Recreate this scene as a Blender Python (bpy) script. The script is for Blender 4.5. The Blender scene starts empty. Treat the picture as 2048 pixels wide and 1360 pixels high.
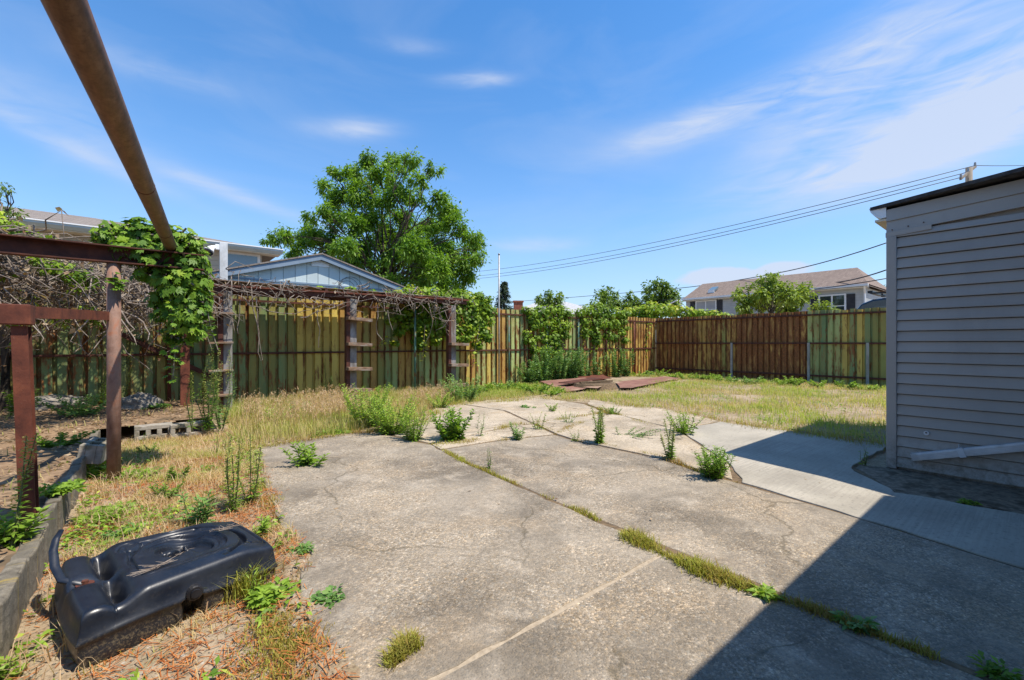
import bpy, math, random
import numpy as np
from mathutils import Vector, Matrix

random.seed(7)
RNG = np.random.default_rng(11)
scene = bpy.context.scene
col = scene.collection

# ------------------------------------------------------------------ camera
# World frame = the lot: X runs along the long fence, Y runs away from the house wall behind the photographer.
F, HC, HV = 880.0, 1.35, 686.0
_c = math.hypot(724, 880); S1, C1 = 724 / _c, 880 / _c

def ray(u, v):
    x = (u - 1024) / F
    return Vector((x * C1 + S1, -x * S1 + C1, -(v - HV) / F))
CAM = Vector((0, 0, HC))
def gp(u, v, z=0.0):
    r = ray(u, v); return CAM + r * ((z - HC) / r.z)
def atY(u, v, Y):
    r = ray(u, v); return CAM + r * (Y / r.y)
def atX(u, v, X):
    r = ray(u, v); return CAM + r * (X / r.x)
def pd(u, v, d):
    return CAM + ray(u, v) * d

cd = bpy.data.cameras.new('camera')
cam = bpy.data.objects.new('camera', cd); col.objects.link(cam)
cam.location = CAM
cam.rotation_euler = (math.radians(90), 0, -math.atan2(S1, C1))
cd.sensor_width = 36; cd.lens = F / 2048 * 36
cd.shift_y = 6 / 2048; cd.clip_start = 0.05; cd.clip_end = 2000
scene.camera = cam

# ------------------------------------------------------------------ light
SUN = Vector((0.77, -1.275, 2.87)).normalized()
EL = math.asin(SUN.z); AZ = math.atan2(SUN.x, SUN.y)
sd = bpy.data.lights.new('sun', 'SUN'); sd.energy = 5.0; sd.angle = math.radians(0.5); sd.color = (1.0, 0.93, 0.82)
so = bpy.data.objects.new('sun', sd); col.objects.link(so)
so.rotation_euler = SUN.to_track_quat('Z', 'Y').to_euler(); so.location = (8, -12, 30)

world = bpy.data.worlds.new('World'); scene.world = world; world.use_nodes = True
SKY_STRENGTH = 0.10
def build_world():
    nt = world.node_tree; n = nt.nodes; n.clear(); L = nt.links.new
    out = n.new('ShaderNodeOutputWorld'); bg = n.new('ShaderNodeBackground'); bg.inputs[1].default_value = SKY_STRENGTH
    sky = n.new('ShaderNodeTexSky'); sky.sky_type = 'NISHITA'; sky.sun_disc = False
    sky.sun_elevation = EL; sky.sun_rotation = AZ; sky.air_density = 1.0; sky.dust_density = 0.3; sky.ozone_density = 3.0
    hs = n.new('ShaderNodeHueSaturation'); hs.inputs['Saturation'].default_value = 1.3; hs.inputs['Value'].default_value = 1.75
    hs.inputs['Hue'].default_value = 0.500
    L(sky.outputs[0], hs.inputs['Color'])
    tc = n.new('ShaderNodeTexCoord'); sep = n.new('ShaderNodeSeparateXYZ'); L(tc.outputs['Generated'], sep.inputs[0])
    def m(op, a, b=None, c=None, clamp=False):
        k = n.new('ShaderNodeMath'); k.operation = op; k.use_clamp = clamp
        for i, x in enumerate((a, b, c)):
            if x is None: continue
            if isinstance(x, (int, float)): k.inputs[i].default_value = x
            else: L(x, k.inputs[i])
        return k.outputs[0]
    az = m('ARCTAN2', sep.outputs[0], sep.outputs[1]); el = m('ARCSINE', sep.outputs[2])
    cmb = n.new('ShaderNodeCombineXYZ'); L(az, cmb.inputs[0]); L(el, cmb.inputs[1])
    # streaky noise in azimuth / elevation
    def noise(sx, sy, rot, scale, det, dist):
        mp = n.new('ShaderNodeMapping'); mp.inputs['Rotation'].default_value = (0, 0, rot); mp.inputs['Scale'].default_value = (sx, sy, 1)
        L(cmb.outputs[0], mp.inputs[0]); t = n.new('ShaderNodeTexNoise'); t.inputs['Scale'].default_value = scale
        t.inputs['Detail'].default_value = det; t.inputs['Roughness'].default_value = 0.55; t.inputs['Distortion'].default_value = dist
        L(mp.outputs[0], t.inputs[0]); return t.outputs[0]
    n1 = noise(1.0, 3.2, 0.16, 2.2, 6, 0.6)
    n2 = noise(1.0, 5.0, -0.12, 7.0, 9, 1.6)
    n3 = noise(1.0, 1.6, 0.0, 9.0, 8, 0.3)
    streak = m('MULTIPLY_ADD', n2, 0.45, m('MULTIPLY', n1, 0.75))
    # thin veil everywhere in this sky
    veil = m('MULTIPLY', m('SUBTRACT', n1, 0.45, clamp=True), 0.5)
    total = veil
    def cloud(u, v, du, dv, rot, amp, puffy=False):
        nonlocal total
        r = ray(u, v).normalized(); a0 = math.atan2(r.x, r.y); e0 = math.asin(r.z)
        sa = du / F * 0.75; se = dv / F * 0.8
        da = m('SUBTRACT', az, a0); de = m('SUBTRACT', el, e0)
        c, s = math.cos(rot), math.sin(rot)
        x = m('DIVIDE', m('ADD', m('MULTIPLY', da, c), m('MULTIPLY', de, s)), sa)
        y = m('DIVIDE', m('SUBTRACT', m('MULTIPLY', de, c), m('MULTIPLY', da, s)), se)
        q = m('ADD', m('MULTIPLY', x, x), m('MULTIPLY', y, y))
        g = m('EXPONENT', m('MULTIPLY', q, -1.0))
        if puffy:
            w = m('MULTIPLY', m('SUBTRACT', m('ADD', m('MULTIPLY', g, 0.9), n3), 0.78, clamp=True), amp * 4, clamp=True)
        else:
            w = m('MULTIPLY', m('MULTIPLY', g, m('SUBTRACT', m('MULTIPLY', streak, 1.8), 0.60, clamp=True)), amp)
        total = m('ADD', total, w)
    for a in ((1450, 225, 230, 32, 0.16, 1.6), (1690, 165, 190, 60, 0.5, 1.3), (1880, 255, 260, 60, 0.25, 1.7), (1740, 330, 260, 22, 0.05, 1.0),
              (960, 160, 85, 13, 0.05, 1.2), (710, 258, 95, 18, 0.1, 1.1), (120, 285, 170, 16, -0.3, .75), (60, 200, 150, 40, -0.2, 0.4),
              (830, 95, 90, 14, 0.05, 0.4), (470, 390, 170, 16, -0.22, 0.8), (330, 150, 120, 20, 0.0, 0.5), (1060, 490, 110, 16, 0.0, 0.8),
              (1950, 120, 170, 110, 0.4, 1.1)):
        cloud(*a)
    for a in ((1440, 552, 95, 22, 0.0, 1.0), (1560, 540, 60, 22, 0.0, 1.0)): cloud(*a, puffy=True)
    # paler towards the horizon, as air is
    hz = m('MULTIPLY', m('EXPONENT', m('MULTIPLY', m('ABSOLUTE', el), -4.4)), 0.88)
    fac = m('MINIMUM', total, 0.82)
    hm = n.new('ShaderNodeMixRGB'); hm.inputs[2].default_value = (3.3, 4.25, 6.1, 1); L(hz, hm.inputs[0]); L(hs.outputs[0], hm.inputs[1])
    mx = n.new('ShaderNodeMixRGB'); mx.inputs[2].default_value = (5.0, 5.55, 6.7, 1)
    L(fac, mx.inputs[0]); L(hm.outputs[0], mx.inputs[1]); L(mx.outputs[0], bg.inputs[0]); L(bg.outputs[0], out.inputs[0])
build_world()

vs = scene.view_settings
vs.view_transform = 'Standard'; vs.look = 'None'; vs.gamma = 1; vs.exposure = 0.45; vs.use_curve_mapping = False
scene.render.engine = 'CYCLES'
scene.cycles.use_denoising = True
scene.cycles.max_bounces = 6; scene.cycles.transparent_max_bounces = 6

# ------------------------------------------------------------------ mesh helpers
class MB:
    def __init__(s): s.v = []; s.f = []
    def box(s, x0, x1, y0, y1, z0, z1):
        b = len(s.v)
        s.v += [(x0,y0,z0),(x1,y0,z0),(x1,y1,z0),(x0,y1,z0),(x0,y0,z1),(x1,y0,z1),(x1,y1,z1),(x0,y1,z1)]
        s.f += [tuple(b+i for i in q) for q in ((0,3,2,1),(4,5,6,7),(0,1,5,4),(1,2,6,5),(2,3,7,6),(3,0,4,7))]
        return s
    def obox(s, p0, p1, w, h, up=(0,0,1), off=0.0):
        """box along p0-p1, width w sideways, height h along up"""
        p0 = Vector(p0); p1 = Vector(p1); d = (p1-p0).normalized(); up = Vector(up)
        sd_ = d.cross(up).normalized(); u2 = sd_.cross(d).normalized(); b = len(s.v)
        for p in (p0, p1):
            for a, c in ((-1,-1),(1,-1),(1,1),(-1,1)):
                s.v.append(tuple(p + sd_*(a*w/2) + u2*(c*h/2+off)))
        s.f += [tuple(b+i for i in q) for q in ((3,2,1,0),(4,5,6,7),(0,1,5,4),(1,2,6,5),(2,3,7,6),(3,0,4,7))]
        return s
    def tube(s, pts, rad, n=8, caps=True, flat=1.0):
        pts = [Vector(p) for p in pts]; k = len(pts); b = len(s.v)
        rad = [rad]*k if isinstance(rad, (int, float)) else list(rad)
        for i, p in enumerate(pts):
            d = (pts[min(i+1,k-1)] - pts[max(i-1,0)]); d = d.normalized() if d.length > 1e-9 else Vector((0,0,1))
            a = d.cross(Vector((0,0,1)));
            if a.length < 1e-3: a = d.cross(Vector((1,0,0)))
            a.normalize(); c = a.cross(d)
            for j in range(n):
                t = 2*math.pi*j/n
                s.v.append(tuple(p + a*(math.cos(t)*rad[i]) + c*(math.sin(t)*rad[i]*flat)))
        for i in range(k-1):
            for j in range(n):
                j2 = (j+1) % n
                s.f.append((b+i*n+j, b+i*n+j2, b+(i+1)*n+j2, b+(i+1)*n+j))
        if caps:
            s.f.append(tuple(b+j for j in range(n))[::-1]); s.f.append(tuple(b+(k-1)*n+j for j in range(n)))
        return s
    def prism(s, poly, z0, z1, ax=2):
        """poly in the plane across axis ax, extruded from z0 to z1 along it (z1 may be a function)"""
        b = len(s.v); n = len(poly)
        def mk(p, z):
            return (p[0],p[1],z) if ax == 2 else ((z,p[0],p[1]) if ax == 0 else (p[0],z,p[1]))
        for p in poly: s.v.append(mk(p, z0))
        for p in poly: s.v.append(mk(p, z1(p) if callable(z1) else z1))
        s.f.append(tuple(b+i for i in range(n))[::-1]); s.f.append(tuple(b+n+i for i in range(n)))
        for i in range(n):
            j = (i+1) % n; s.f.append((b+i, b+j, b+n+j, b+n+i))
        return s
    def mesh(s, name, smooth=False):
        me = bpy.data.meshes.new(name); me.from_pydata(s.v, [], s.f); me.validate()
        import bmesh
        bm = bmesh.new(); bm.from_mesh(me); bmesh.ops.recalc_face_normals(bm, faces=bm.faces); bm.to_mesh(me); bm.free()
        if smooth: me.polygons.foreach_set('use_smooth', [len(f.vertices) <= 4 for f in me.polygons])
        return me
    def build(s, name, mat, parent=None, smooth=False, bevel=0.0):
        o = bpy.data.objects.new(name, s.mesh(name, smooth)); o.data.materials.append(mat); col.objects.link(o)
        if parent: o.parent = parent
        if bevel:
            b = o.modifiers.new('bevel', 'BEVEL'); b.width = bevel; b.segments = 2; b.limit_method = 'ANGLE'
        return o
def tag(o, label, cat, group=None, kind=None):
    if label: o['label'] = label
    if cat: o['category'] = cat
    if group: o['group'] = group
    if kind: o['kind'] = kind
    return o
def thing(name, label, cat, loc=(0,0,0), rz=0.0, group=None):
    o = bpy.data.objects.new(name, None); col.objects.link(o); o.location = loc; o.rotation_euler = (0,0,rz); o.empty_display_size = .1
    return tag(o, label, cat, group)
def inst(name, me, parent=None, loc=(0,0,0), rz=0.0, scale=None, color=None):
    o = bpy.data.objects.new(name, me); col.objects.link(o)
    if parent: o.parent = parent
    o.location = loc; o.rotation_euler = (0,0,rz)
    if scale: o.scale = scale
    if color: o.color = color
    return o
def array_mesh(name, V, Fc, mat, var=None, parent=None, smooth=False):
    """V (n,3), Fc (m,k) uniform polygons, var (n,) float attribute"""
    me = bpy.data.meshes.new(name); V = np.asarray(V, np.float32); Fc = np.asarray(Fc, np.int32); m, k = Fc.shape
    me.vertices.add(len(V)); me.vertices.foreach_set('co', V.ravel())
    me.loops.add(m*k); me.loops.foreach_set('vertex_index', Fc.ravel())
    me.polygons.add(m); me.polygons.foreach_set('loop_start', np.arange(0, m*k, k, dtype=np.int32))
    me.update(calc_edges=True)
    if smooth: me.polygons.foreach_set('use_smooth', [True]*m)
    if var is not None:
        a = me.attributes.new('var', 'FLOAT', 'POINT'); a.data.foreach_set('value', np.asarray(var, np.float32))
    me.materials.append(mat)
    o = bpy.data.objects.new(name, me); col.objects.link(o)
    if parent: o.parent = parent
    return o
def unit(a): return a / np.maximum(np.linalg.norm(a, axis=-1, keepdims=True), 1e-9)

class Leaves:
    """collects folded leaf blades; 4 triangles each"""
    def __init__(s): s.V = []; s.F = []; s.A = []; s.n = 0
    def add(s, P, D, L, W, var, droop=0.25, up=None, fold=0.12):
        P = np.asarray(P, float); D = unit(np.asarray(D, float)); N = len(P)
        L = np.broadcast_to(np.asarray(L, float), (N,))[:,None]; W = np.broadcast_to(np.asarray(W, float), (N,))[:,None]
        if up is None: up = unit(np.array([0,0,1.0]) + RNG.normal(0,.45,(N,3)))
        S = unit(np.cross(D, up)); U = np.cross(S, D)
        dz = np.array([0,0,-1.0])
        b = P; m = P + D*L*.45 - U*W*fold; t = P + D*L + dz*L*droop
        l = P + D*L*.42 + S*W*.5 + dz*L*droop*.15; r = P + D*L*.42 - S*W*.5 + dz*L*droop*.15
        V = np.stack([b,l,t,r,m],1).reshape(-1,3)
        i = (np.arange(N)*5)[:,None,None] + s.n
        Fc = (i + np.array([[0,4,1],[1,4,2],[2,4,3],[3,4,0]])[None]).reshape(-1,3)
        s.V.append(V); s.F.append(Fc); s.A.append(np.repeat(np.broadcast_to(var,(N,)),5)); s.n += N*5
    def build(s, name, mat, parent=None):
        return array_mesh(name, np.concatenate(s.V), np.concatenate(s.F), mat, np.concatenate(s.A), parent)

def rdir(n, zmin=-1, zmax=1):
    z = RNG.uniform(zmin, zmax, n); t = RNG.uniform(0, 2*np.pi, n); r = np.sqrt(np.maximum(1-z*z, 0))
    return np.stack([r*np.cos(t), r*np.sin(t), z], 1)
def vnoise(x, y, s=1.0, seed=0.0):
    """smooth pseudo noise in -1..1"""
    x = np.asarray(x)*s; y = np.asarray(y)*s
    return (np.sin(x*1.7+seed+1.3*np.sin(y*1.1+seed*2)) + np.sin(y*2.3-seed+1.7*np.sin(x*.9-seed)) + .6*np.sin(x*4.1+y*3.3+seed*3) + .5*np.sin(x*6.7-y*5.9+seed))/3.1

# ------------------------------------------------------------------ material helpers
def new_mat(name):
    m = bpy.data.materials.new(name); m.use_nodes = True
    nt = m.node_tree; p = nt.nodes['Principled BSDF']
    return m, nt, p
def nd(nt, typ, **kw):
    n = nt.nodes.new(typ)
    for k, v in kw.items():
        if k in n.inputs: n.inputs[k].default_value = v
        else: setattr(n, k, v)
    return n
def pos_coords(nt, scale=(1,1,1), local=False):
    mp = nt.nodes.new('ShaderNodeMapping'); mp.inputs['Scale'].default_value = scale
    if local:
        tc = nt.nodes.new('ShaderNodeTexCoord'); nt.links.new(tc.outputs['Object'], mp.inputs[0])
    else:
        g = nt.nodes.new('ShaderNodeNewGeometry'); nt.links.new(g.outputs['Position'], mp.inputs[0])
    return mp.outputs[0]
def noise(nt, co, scale, detail=5, rough=.6, dist=0.0):
    t = nd(nt, 'ShaderNodeTexNoise'); t.inputs['Scale'].default_value = scale; t.inputs['Detail'].default_value = detail
    t.inputs['Roughness'].default_value = rough; t.inputs['Distortion'].default_value = dist
    nt.links.new(co, t.inputs[0]); return t.outputs[0]
def ramp(nt, fac, stops):
    r = nd(nt, 'ShaderNodeValToRGB'); e = r.color_ramp.elements
    while len(e) < len(stops): e.new(0.5)
    for i, (p, c) in enumerate(stops):
        e[i].position = p; e[i].color = (c, c, c, 1) if isinstance(c, (int, float)) else (*c, 1)
    nt.links.new(fac, r.inputs[0]); return r.outputs[0]
def mix(nt, fac, a, b, blend='MIX'):
    m = nd(nt, 'ShaderNodeMixRGB', blend_type=blend)
    for i, x in ((0, fac), (1, a), (2, b)):
        if isinstance(x, (int, float)): m.inputs[i].default_value = x if i == 0 else (x, x, x, 1)
        elif isinstance(x, tuple): m.inputs[i].default_value = (*x, 1)
        else: nt.links.new(x, m.inputs[i])
    return m.outputs[0]
def bump(nt, p, h, strength=.3, dist=.01):
    b = nd(nt, 'ShaderNodeBump'); b.inputs['Strength'].default_value = strength; b.inputs['Distance'].default_value = dist
    nt.links.new(h, b.inputs['Height']); nt.links.new(b.outputs[0], p.inputs['Normal'])
def setc(nt, p, c):
    if isinstance(c, tuple): p.inputs['Base Color'].default_value = (*c, 1)
    else: nt.links.new(c, p.inputs['Base Color'])

def mat_rough(name, c1, c2, scale=6, rough=.8, stretch=(1,1,1), bmp=.2, detail=6, spec=.3, metal=0.0, lo=.35, hi=.65, third=None, local=False):
    m, nt, p = new_mat(name); co = pos_coords(nt, stretch, local); n = noise(nt, co, scale, detail)
    c = mix(nt, ramp(nt, n, [(lo, 0.0), (hi, 1.0)]), c1, c2)
    if third:
        n2 = noise(nt, co, scale*.31, 4); c = mix(nt, ramp(nt, n2, [(.52, 0.0), (.62, 1.0)]), c, third)
    setc(nt, p, c); p.inputs['Roughness'].default_value = rough; p.inputs['Specular IOR Level'].default_value = spec; p.inputs['Metallic'].default_value = metal
    if bmp: bump(nt, p, n, bmp, .01)
    return m
def mat_leaf(name, dark, light, trans=.3, third=None, rough=.5, spec=.35):
    m, nt, p = new_mat(name)
    a = nd(nt, 'ShaderNodeAttribute', attribute_name='var')
    st = [(0.0, dark), (1.0, light)] if third is None else [(0.0, dark), (.8, light), (1.0, third)]
    c = ramp(nt, a.outputs['Fac'], st)
    setc(nt, p, c); p.inputs['Roughness'].default_value = rough; p.inputs['Specular IOR Level'].default_value = spec
    tr = nd(nt, 'ShaderNodeBsdfTranslucent'); nt.links.new(mix(nt, 1.0, c, (1.25, 1.3, .6), 'MULTIPLY'), tr.inputs[0])
    mx = nd(nt, 'ShaderNodeMixShader'); mx.inputs[0].default_value = trans
    out = nt.nodes['Material Output']
    nt.links.new(p.outputs[0], mx.inputs[1]); nt.links.new(tr.outputs[0], mx.inputs[2]); nt.links.new(mx.outputs[0], out.inputs[0])
    return m

# --- concrete
def mat_concrete(name, base, dark, light, speck=.5, tan=(.36,.28,.19)):
    m, nt, p = new_mat(name); co = pos_coords(nt)
    n1 = noise(nt, co, .9, 6, .62, .4); n2 = noise(nt, co, 3.3, 7, .65); n3 = noise(nt, co, 28, 6, .7)
    c = mix(nt, ramp(nt, n1, [(.36, 0.0), (.60, 1.0)]), dark, base)
    c = mix(nt, ramp(nt, n2, [(.50, 0.0), (.72, .8)]), c, light)
    c = mix(nt, ramp(nt, noise(nt, co, 2.4, 6, .6, .6), [(.56, 0.0), (.70, .5)]), c, dark)
    c = mix(nt, ramp(nt, noise(nt, co, 1.7, 5, .6, .8), [(.52, 0.0), (.70, .55)]), c, tan)
    v = nd(nt, 'ShaderNodeTexVoronoi'); v.inputs['Scale'].default_value = 88; nt.links.new(co, v.inputs[0])
    sepc = nd(nt, 'ShaderNodeSeparateColor'); nt.links.new(v.outputs['Color'], sepc.inputs[0])
    v2 = nd(nt, 'ShaderNodeTexVoronoi'); v2.inputs['Scale'].default_value = 170; nt.links.new(co, v2.inputs[0])
    sep2 = nd(nt, 'ShaderNodeSeparateColor'); nt.links.new(v2.outputs['Color'], sep2.inputs[0])
    worn = ramp(nt, noise(nt, co, 1.1, 6, .65), [(.38, .25), (.58, 1.0)])
    g1 = ramp(nt, sepc.outputs[0], [(.0, .66), (.35, .92), (.78, 1.04), (.92, 1.42), (1.0, 1.6)])
    g2 = ramp(nt, sep2.outputs[0], [(.0, .70), (.5, 1.0), (.85, 1.1), (1.0, 1.55)])
    tint = ramp(nt, sepc.outputs[1], [(.0, (1.08,1.0,.90)), (.5, (1.0,1.0,1.0)), (.8, (1.10,.98,.80)), (1.0, (.92,1.0,1.08))])
    grain = mix(nt, 1.0, mix(nt, 1.0, g1, g2, 'MULTIPLY'), tint, 'MULTIPLY')
    f = ramp(nt, v.outputs['Distance'], [(.2, 1.0), (.55, 0.0)])
    c = mix(nt, mix(nt, 1.0, worn, speck, 'MULTIPLY'), c, mix(nt, 1.0, c, grain, 'MULTIPLY'))
    c = mix(nt, ramp(nt, n3, [(.35, .35), (.55, 0.0)]), c, (.09,.08,.065))
    # fine cracks
    wv = nd(nt, 'ShaderNodeTexVoronoi', feature='DISTANCE_TO_EDGE'); wv.inputs['Scale'].default_value = .55
    wco = nt.nodes.new('ShaderNodeVectorMath'); wco.operation = 'ADD'
    ncol = nd(nt, 'ShaderNodeTexNoise'); ncol.inputs['Scale'].default_value = 2.2; ncol.inputs['Detail'].default_value = 8; nt.links.new(co, ncol.inputs[0])
    scl = nt.nodes.new('ShaderNodeVectorMath'); scl.operation = 'SCALE'; scl.inputs['Scale'].default_value = .55
    nt.links.new(ncol.outputs['Color'], scl.inputs[0]); nt.links.new(co, wco.inputs[0]); nt.links.new(scl.outputs[0], wco.inputs[1]); nt.links.new(wco.outputs[0], wv.inputs[0])
    crack = ramp(nt, wv.outputs['Distance'], [(.0, 1.0), (.008, 0.0)])
    crk = mix(nt, 1.0, crack, ramp(nt, noise(nt, co, .8, 3), [(.42, 0.0), (.50, .7)]), 'MULTIPLY')
    c = mix(nt, crk, c, (.10,.08,.05))
    setc(nt, p, c); p.inputs['Roughness'].default_value = .9; p.inputs['Specular IOR Level'].default_value = .25
    h = mix(nt, .5, n3, mix(nt, 1.0, f, mix(nt, .5, n2, 0.5), 'ADD')); h = mix(nt, 1.0, h, crk, 'SUBTRACT')
    bump(nt, p, h, .55, .008)
    return m
M = {}
M['conc'] = mat_concrete('weathered_concrete', (.325,.275,.21), (.175,.147,.112), (.43,.37,.29), 1.0)
M['conc2'] = mat_concrete('pale_weathered_concrete', (.46,.385,.285), (.31,.255,.185), (.55,.47,.365), .7, (.46,.35,.22))
def mat_broom():
    m, nt, p = new_mat('broomed_concrete'); co = pos_coords(nt)
    n1 = noise(nt, co, 1.6, 6); c = mix(nt, ramp(nt, n1, [(.35, 0.0), (.65, 1.0)]), (.32,.288,.23), (.41,.368,.295))
    st = noise(nt, pos_coords(nt, (1.2, 45, 1)), 1.0, 4, .7)
    c = mix(nt, mix(nt, 1.0, ramp(nt, st, [(.42, .42), (.58, 0.0)]), ramp(nt, noise(nt, co, 1.1, 4), [(.4, .15), (.6, 1.0)]), 'MULTIPLY'), c, (.21,.19,.16))
    n3 = noise(nt, co, 30, 5); c = mix(nt, ramp(nt, n3, [(.3, .5), (.45, 0.0)]), c, (.12,.11,.1))
    c = mix(nt, ramp(nt, noise(nt, co, .7, 5), [(.52, 0.0), (.68, .6)]), c, (.22,.19,.15))
    setc(nt, p, c); p.inputs['Roughness'].default_value = .9; p.inputs['Specular IOR Level'].default_value = .25
    bump(nt, p, mix(nt, .5, st, n3), .5, .006); return m
M['broom'] = mat_broom()
def mat_dirt():
    m, nt, p = new_mat('dry_dirt'); co = pos_coords(nt)
    n1 = noise(nt, co, .7, 6, .65); n2 = noise(nt, co, 6, 7, .7); n3 = noise(nt, co, 55, 5, .7)
    c = mix(nt, ramp(nt, n1, [(.35, 0.0), (.65, 1.0)]), (.30,.225,.145), (.42,.33,.22))
    c = mix(nt, ramp(nt, n2, [(.45, 0.0), (.7, .8)]), c, (.20,.125,.065))
    c = mix(nt, ramp(nt, noise(nt, co, 1.9, 6, .7), [(.54, 0.0), (.66, .55)]), c, (.13,.15,.05))
    c = mix(nt, ramp(nt, n3, [(.38, .6), (.52, 0.0)]), c, (.09,.06,.035))
    v = nd(nt, 'ShaderNodeTexVoronoi'); v.inputs['Scale'].default_value = 34; nt.links.new(co, v.inputs[0])
    s = nd(nt, 'ShaderNodeSeparateColor'); nt.links.new(v.outputs['Color'], s.inputs[0])
    c = mix(nt, mix(nt, 1.0, ramp(nt, v.outputs['Distance'], [(.2, 1.0), (.32, 0.0)]), ramp(nt, s.outputs[0], [(.8, 0.0), (.85, .8)]), 'MULTIPLY'), c, (.45,.40,.33))
    setc(nt, p, c); p.inputs['Roughness'].default_value = .95; p.inputs['Specular IOR Level'].default_value = .15
    bump(nt, p, mix(nt, .5, n2, n3), .8, .02); return m
M['dirt'] = mat_dirt()
M['grit'] = mat_rough('brown_gritty_dirt', (.12,.088,.058), (.26,.20,.14), 18, .95, bmp=.9, detail=9, third=(.09,.065,.04))
M['sand'] = mat_rough('sandy_joint_fill', (.30,.235,.16), (.42,.34,.24), 30, .95, bmp=.5)
M['soil'] = mat_rough('dark_joint_soil', (.09,.062,.036), (.20,.135,.075), 22, .95, bmp=.6)
M['litter_soil'] = mat_rough('bed_soil_with_needles', (.17,.105,.06), (.30,.20,.115), 9, .95, bmp=.9, third=(.12,.085,.05))

# --- metal
def mat_panel():
    m, nt, p = new_mat('painted_corrugated_steel')
    oi = nd(nt, 'ShaderNodeObjectInfo')
    co = pos_coords(nt, (1,1,.22)); co2 = pos_coords(nt, (1,1,.5))
    n1 = noise(nt, co, 9, 7, .65, .5); n2 = noise(nt, co2, 26, 6, .7); n3 = noise(nt, pos_coords(nt), 1.3, 4)
    base = mix(nt, ramp(nt, noise(nt, co, 4, 5), [(.35, 0.0), (.7, .55)]), oi.outputs['Color'], (.36,.24,.06))
    thr = nt.nodes.new('ShaderNodeMath'); thr.operation = 'ADD'; nt.links.new(n1, thr.inputs[0]); nt.links.new(oi.outputs['Alpha'], thr.inputs[1])
    t2 = nt.nodes.new('ShaderNodeMath'); t2.operation = 'MULTIPLY_ADD'; nt.links.new(n2, t2.inputs[0]); t2.inputs[1].default_value = .35; nt.links.new(thr.outputs[0], t2.inputs[2])
    tco = nt.nodes.new('ShaderNodeTexCoord'); sx = nt.nodes.new('ShaderNodeSeparateXYZ'); nt.links.new(tco.outputs['Object'], sx.inputs[0])
    edge = ramp(nt, sx.outputs[0], [(.0, .07), (.020, .03), (.050, 0.0), (.115, 0.0), (.135, .03), (.150, .06)])  # more rust at rib edges and grooves, also painting in the ribs' shading
    t3 = nt.nodes.new('ShaderNodeMath'); t3.operation = 'ADD'; nt.links.new(t2.outputs[0], t3.inputs[0]); nt.links.new(edge, t3.inputs[1])
    rust = ramp(nt, t3.outputs[0], [(.76, 0.0), (.88, 1.0)])
    rc = ramp(nt, n2, [(.28, (.045,.016,.008)), (.5, (.19,.068,.020)), (.72, (.38,.16,.045))])
    c = mix(nt, rust, base, rc)
    c = mix(nt, ramp(nt, n3, [(.5, 0.0), (.75, .4)]), c, (.13,.085,.03))
    setc(nt, p, c); p.inputs['Roughness'].default_value = .62; p.inputs['Specular IOR Level'].default_value = .3
    bump(nt, p, mix(nt, .6, n2, rust), .3, .006); return m
M['panel'] = mat_panel()
def mat_rust(name, c1, c2, c3, fleck):
    m, nt, p = new_mat(name); co = pos_coords(nt); n = noise(nt, co, 6, 8, .68, .3); n2 = noise(nt, co, 70, 6, .75); n3 = noise(nt, pos_coords(nt, (6,6,.7)), 3, 5)
    c = ramp(nt, n, [(.32, c1), (.52, c2), (.72, c3)])
    c = mix(nt, ramp(nt, n3, [(.52, 0.0), (.68, .6)]), c, c1)
    c = mix(nt, ramp(nt, n2, [(.62, 0.0), (.72, .55)]), c, fleck); c = mix(nt, ramp(nt, n2, [(.28, .6), (.42, 0.0)]), c, tuple(x*.35 for x in c1))
    setc(nt, p, c); nt.links.new(ramp(nt, n, [(.3, .85), (.7, .6)]), p.inputs['Roughness']); p.inputs['Specular IOR Level'].default_value = .3; bump(nt, p, mix(nt, .5, n, n2), .5, .006); return m
M['rust'] = mat_rust('rusty_steel', (.06,.019,.013), (.135,.040,.022), (.21,.066,.032), (.30,.20,.14))
M['rust_dark'] = mat_rough('dark_rusty_steel', (.055,.022,.016), (.12,.042,.024), 8, .8, bmp=.35, detail=8)
M['rust_orange'] = mat_rust('orange_rust_post', (.15,.075,.05), (.25,.15,.11), (.30,.10,.04), (.34,.30,.27))
def mat_pipe():
    m, nt, p = new_mat('rust_brown_pipe'); co = pos_coords(nt, (3, .8, 3))
    n = noise(nt, co, 9, 8, .7); n2 = noise(nt, pos_coords(nt), 45, 5); n3 = noise(nt, pos_coords(nt, (14, 1, 14)), 1.2, 4)
    c = ramp(nt, n, [(.3, (.09,.043,.023)), (.55, (.18,.09,.048)), (.75, (.26,.155,.09))])
    c = mix(nt, ramp(nt, n2, [(.35, .5), (.5, 0.0)]), c, (.07,.03,.018))
    c = mix(nt, ramp(nt, n3, [(.5, 0.0), (.7, .5)]), c, (.10,.05,.03))
    setc(nt, p, c); p.inputs['Roughness'].default_value = .55; p.inputs['Specular IOR Level'].default_value = .4; bump(nt, p, n2, .25, .004); return m
M['pipe'] = mat_pipe()
M['sheet'] = mat_rough('red_rust_sheet', (.17,.075,.055), (.27,.14,.10), 3, .85, bmp=.25, third=(.36,.26,.17))
M['green_post'] = mat_rough('green_painted_post', (.05,.13,.10), (.10,.19,.14), 9, .6, bmp=.1, third=(.16,.09,.04))
M['galv'] = mat_rough('galvanised_pipe', (.26,.26,.25), (.40,.39,.37), 12, .5, bmp=.1, metal=.3)
M['grey_post'] = mat_rough('grey_weathered_post', (.22,.23,.20), (.36,.36,.32), 9, .8, bmp=.2, stretch=(1,1,.3))
M['wood'] = mat_rough('weathered_brown_board', (.13,.075,.045), (.26,.17,.11), 10, .85, bmp=.4, stretch=(1,1,3), third=(.26,.22,.18))
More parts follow.
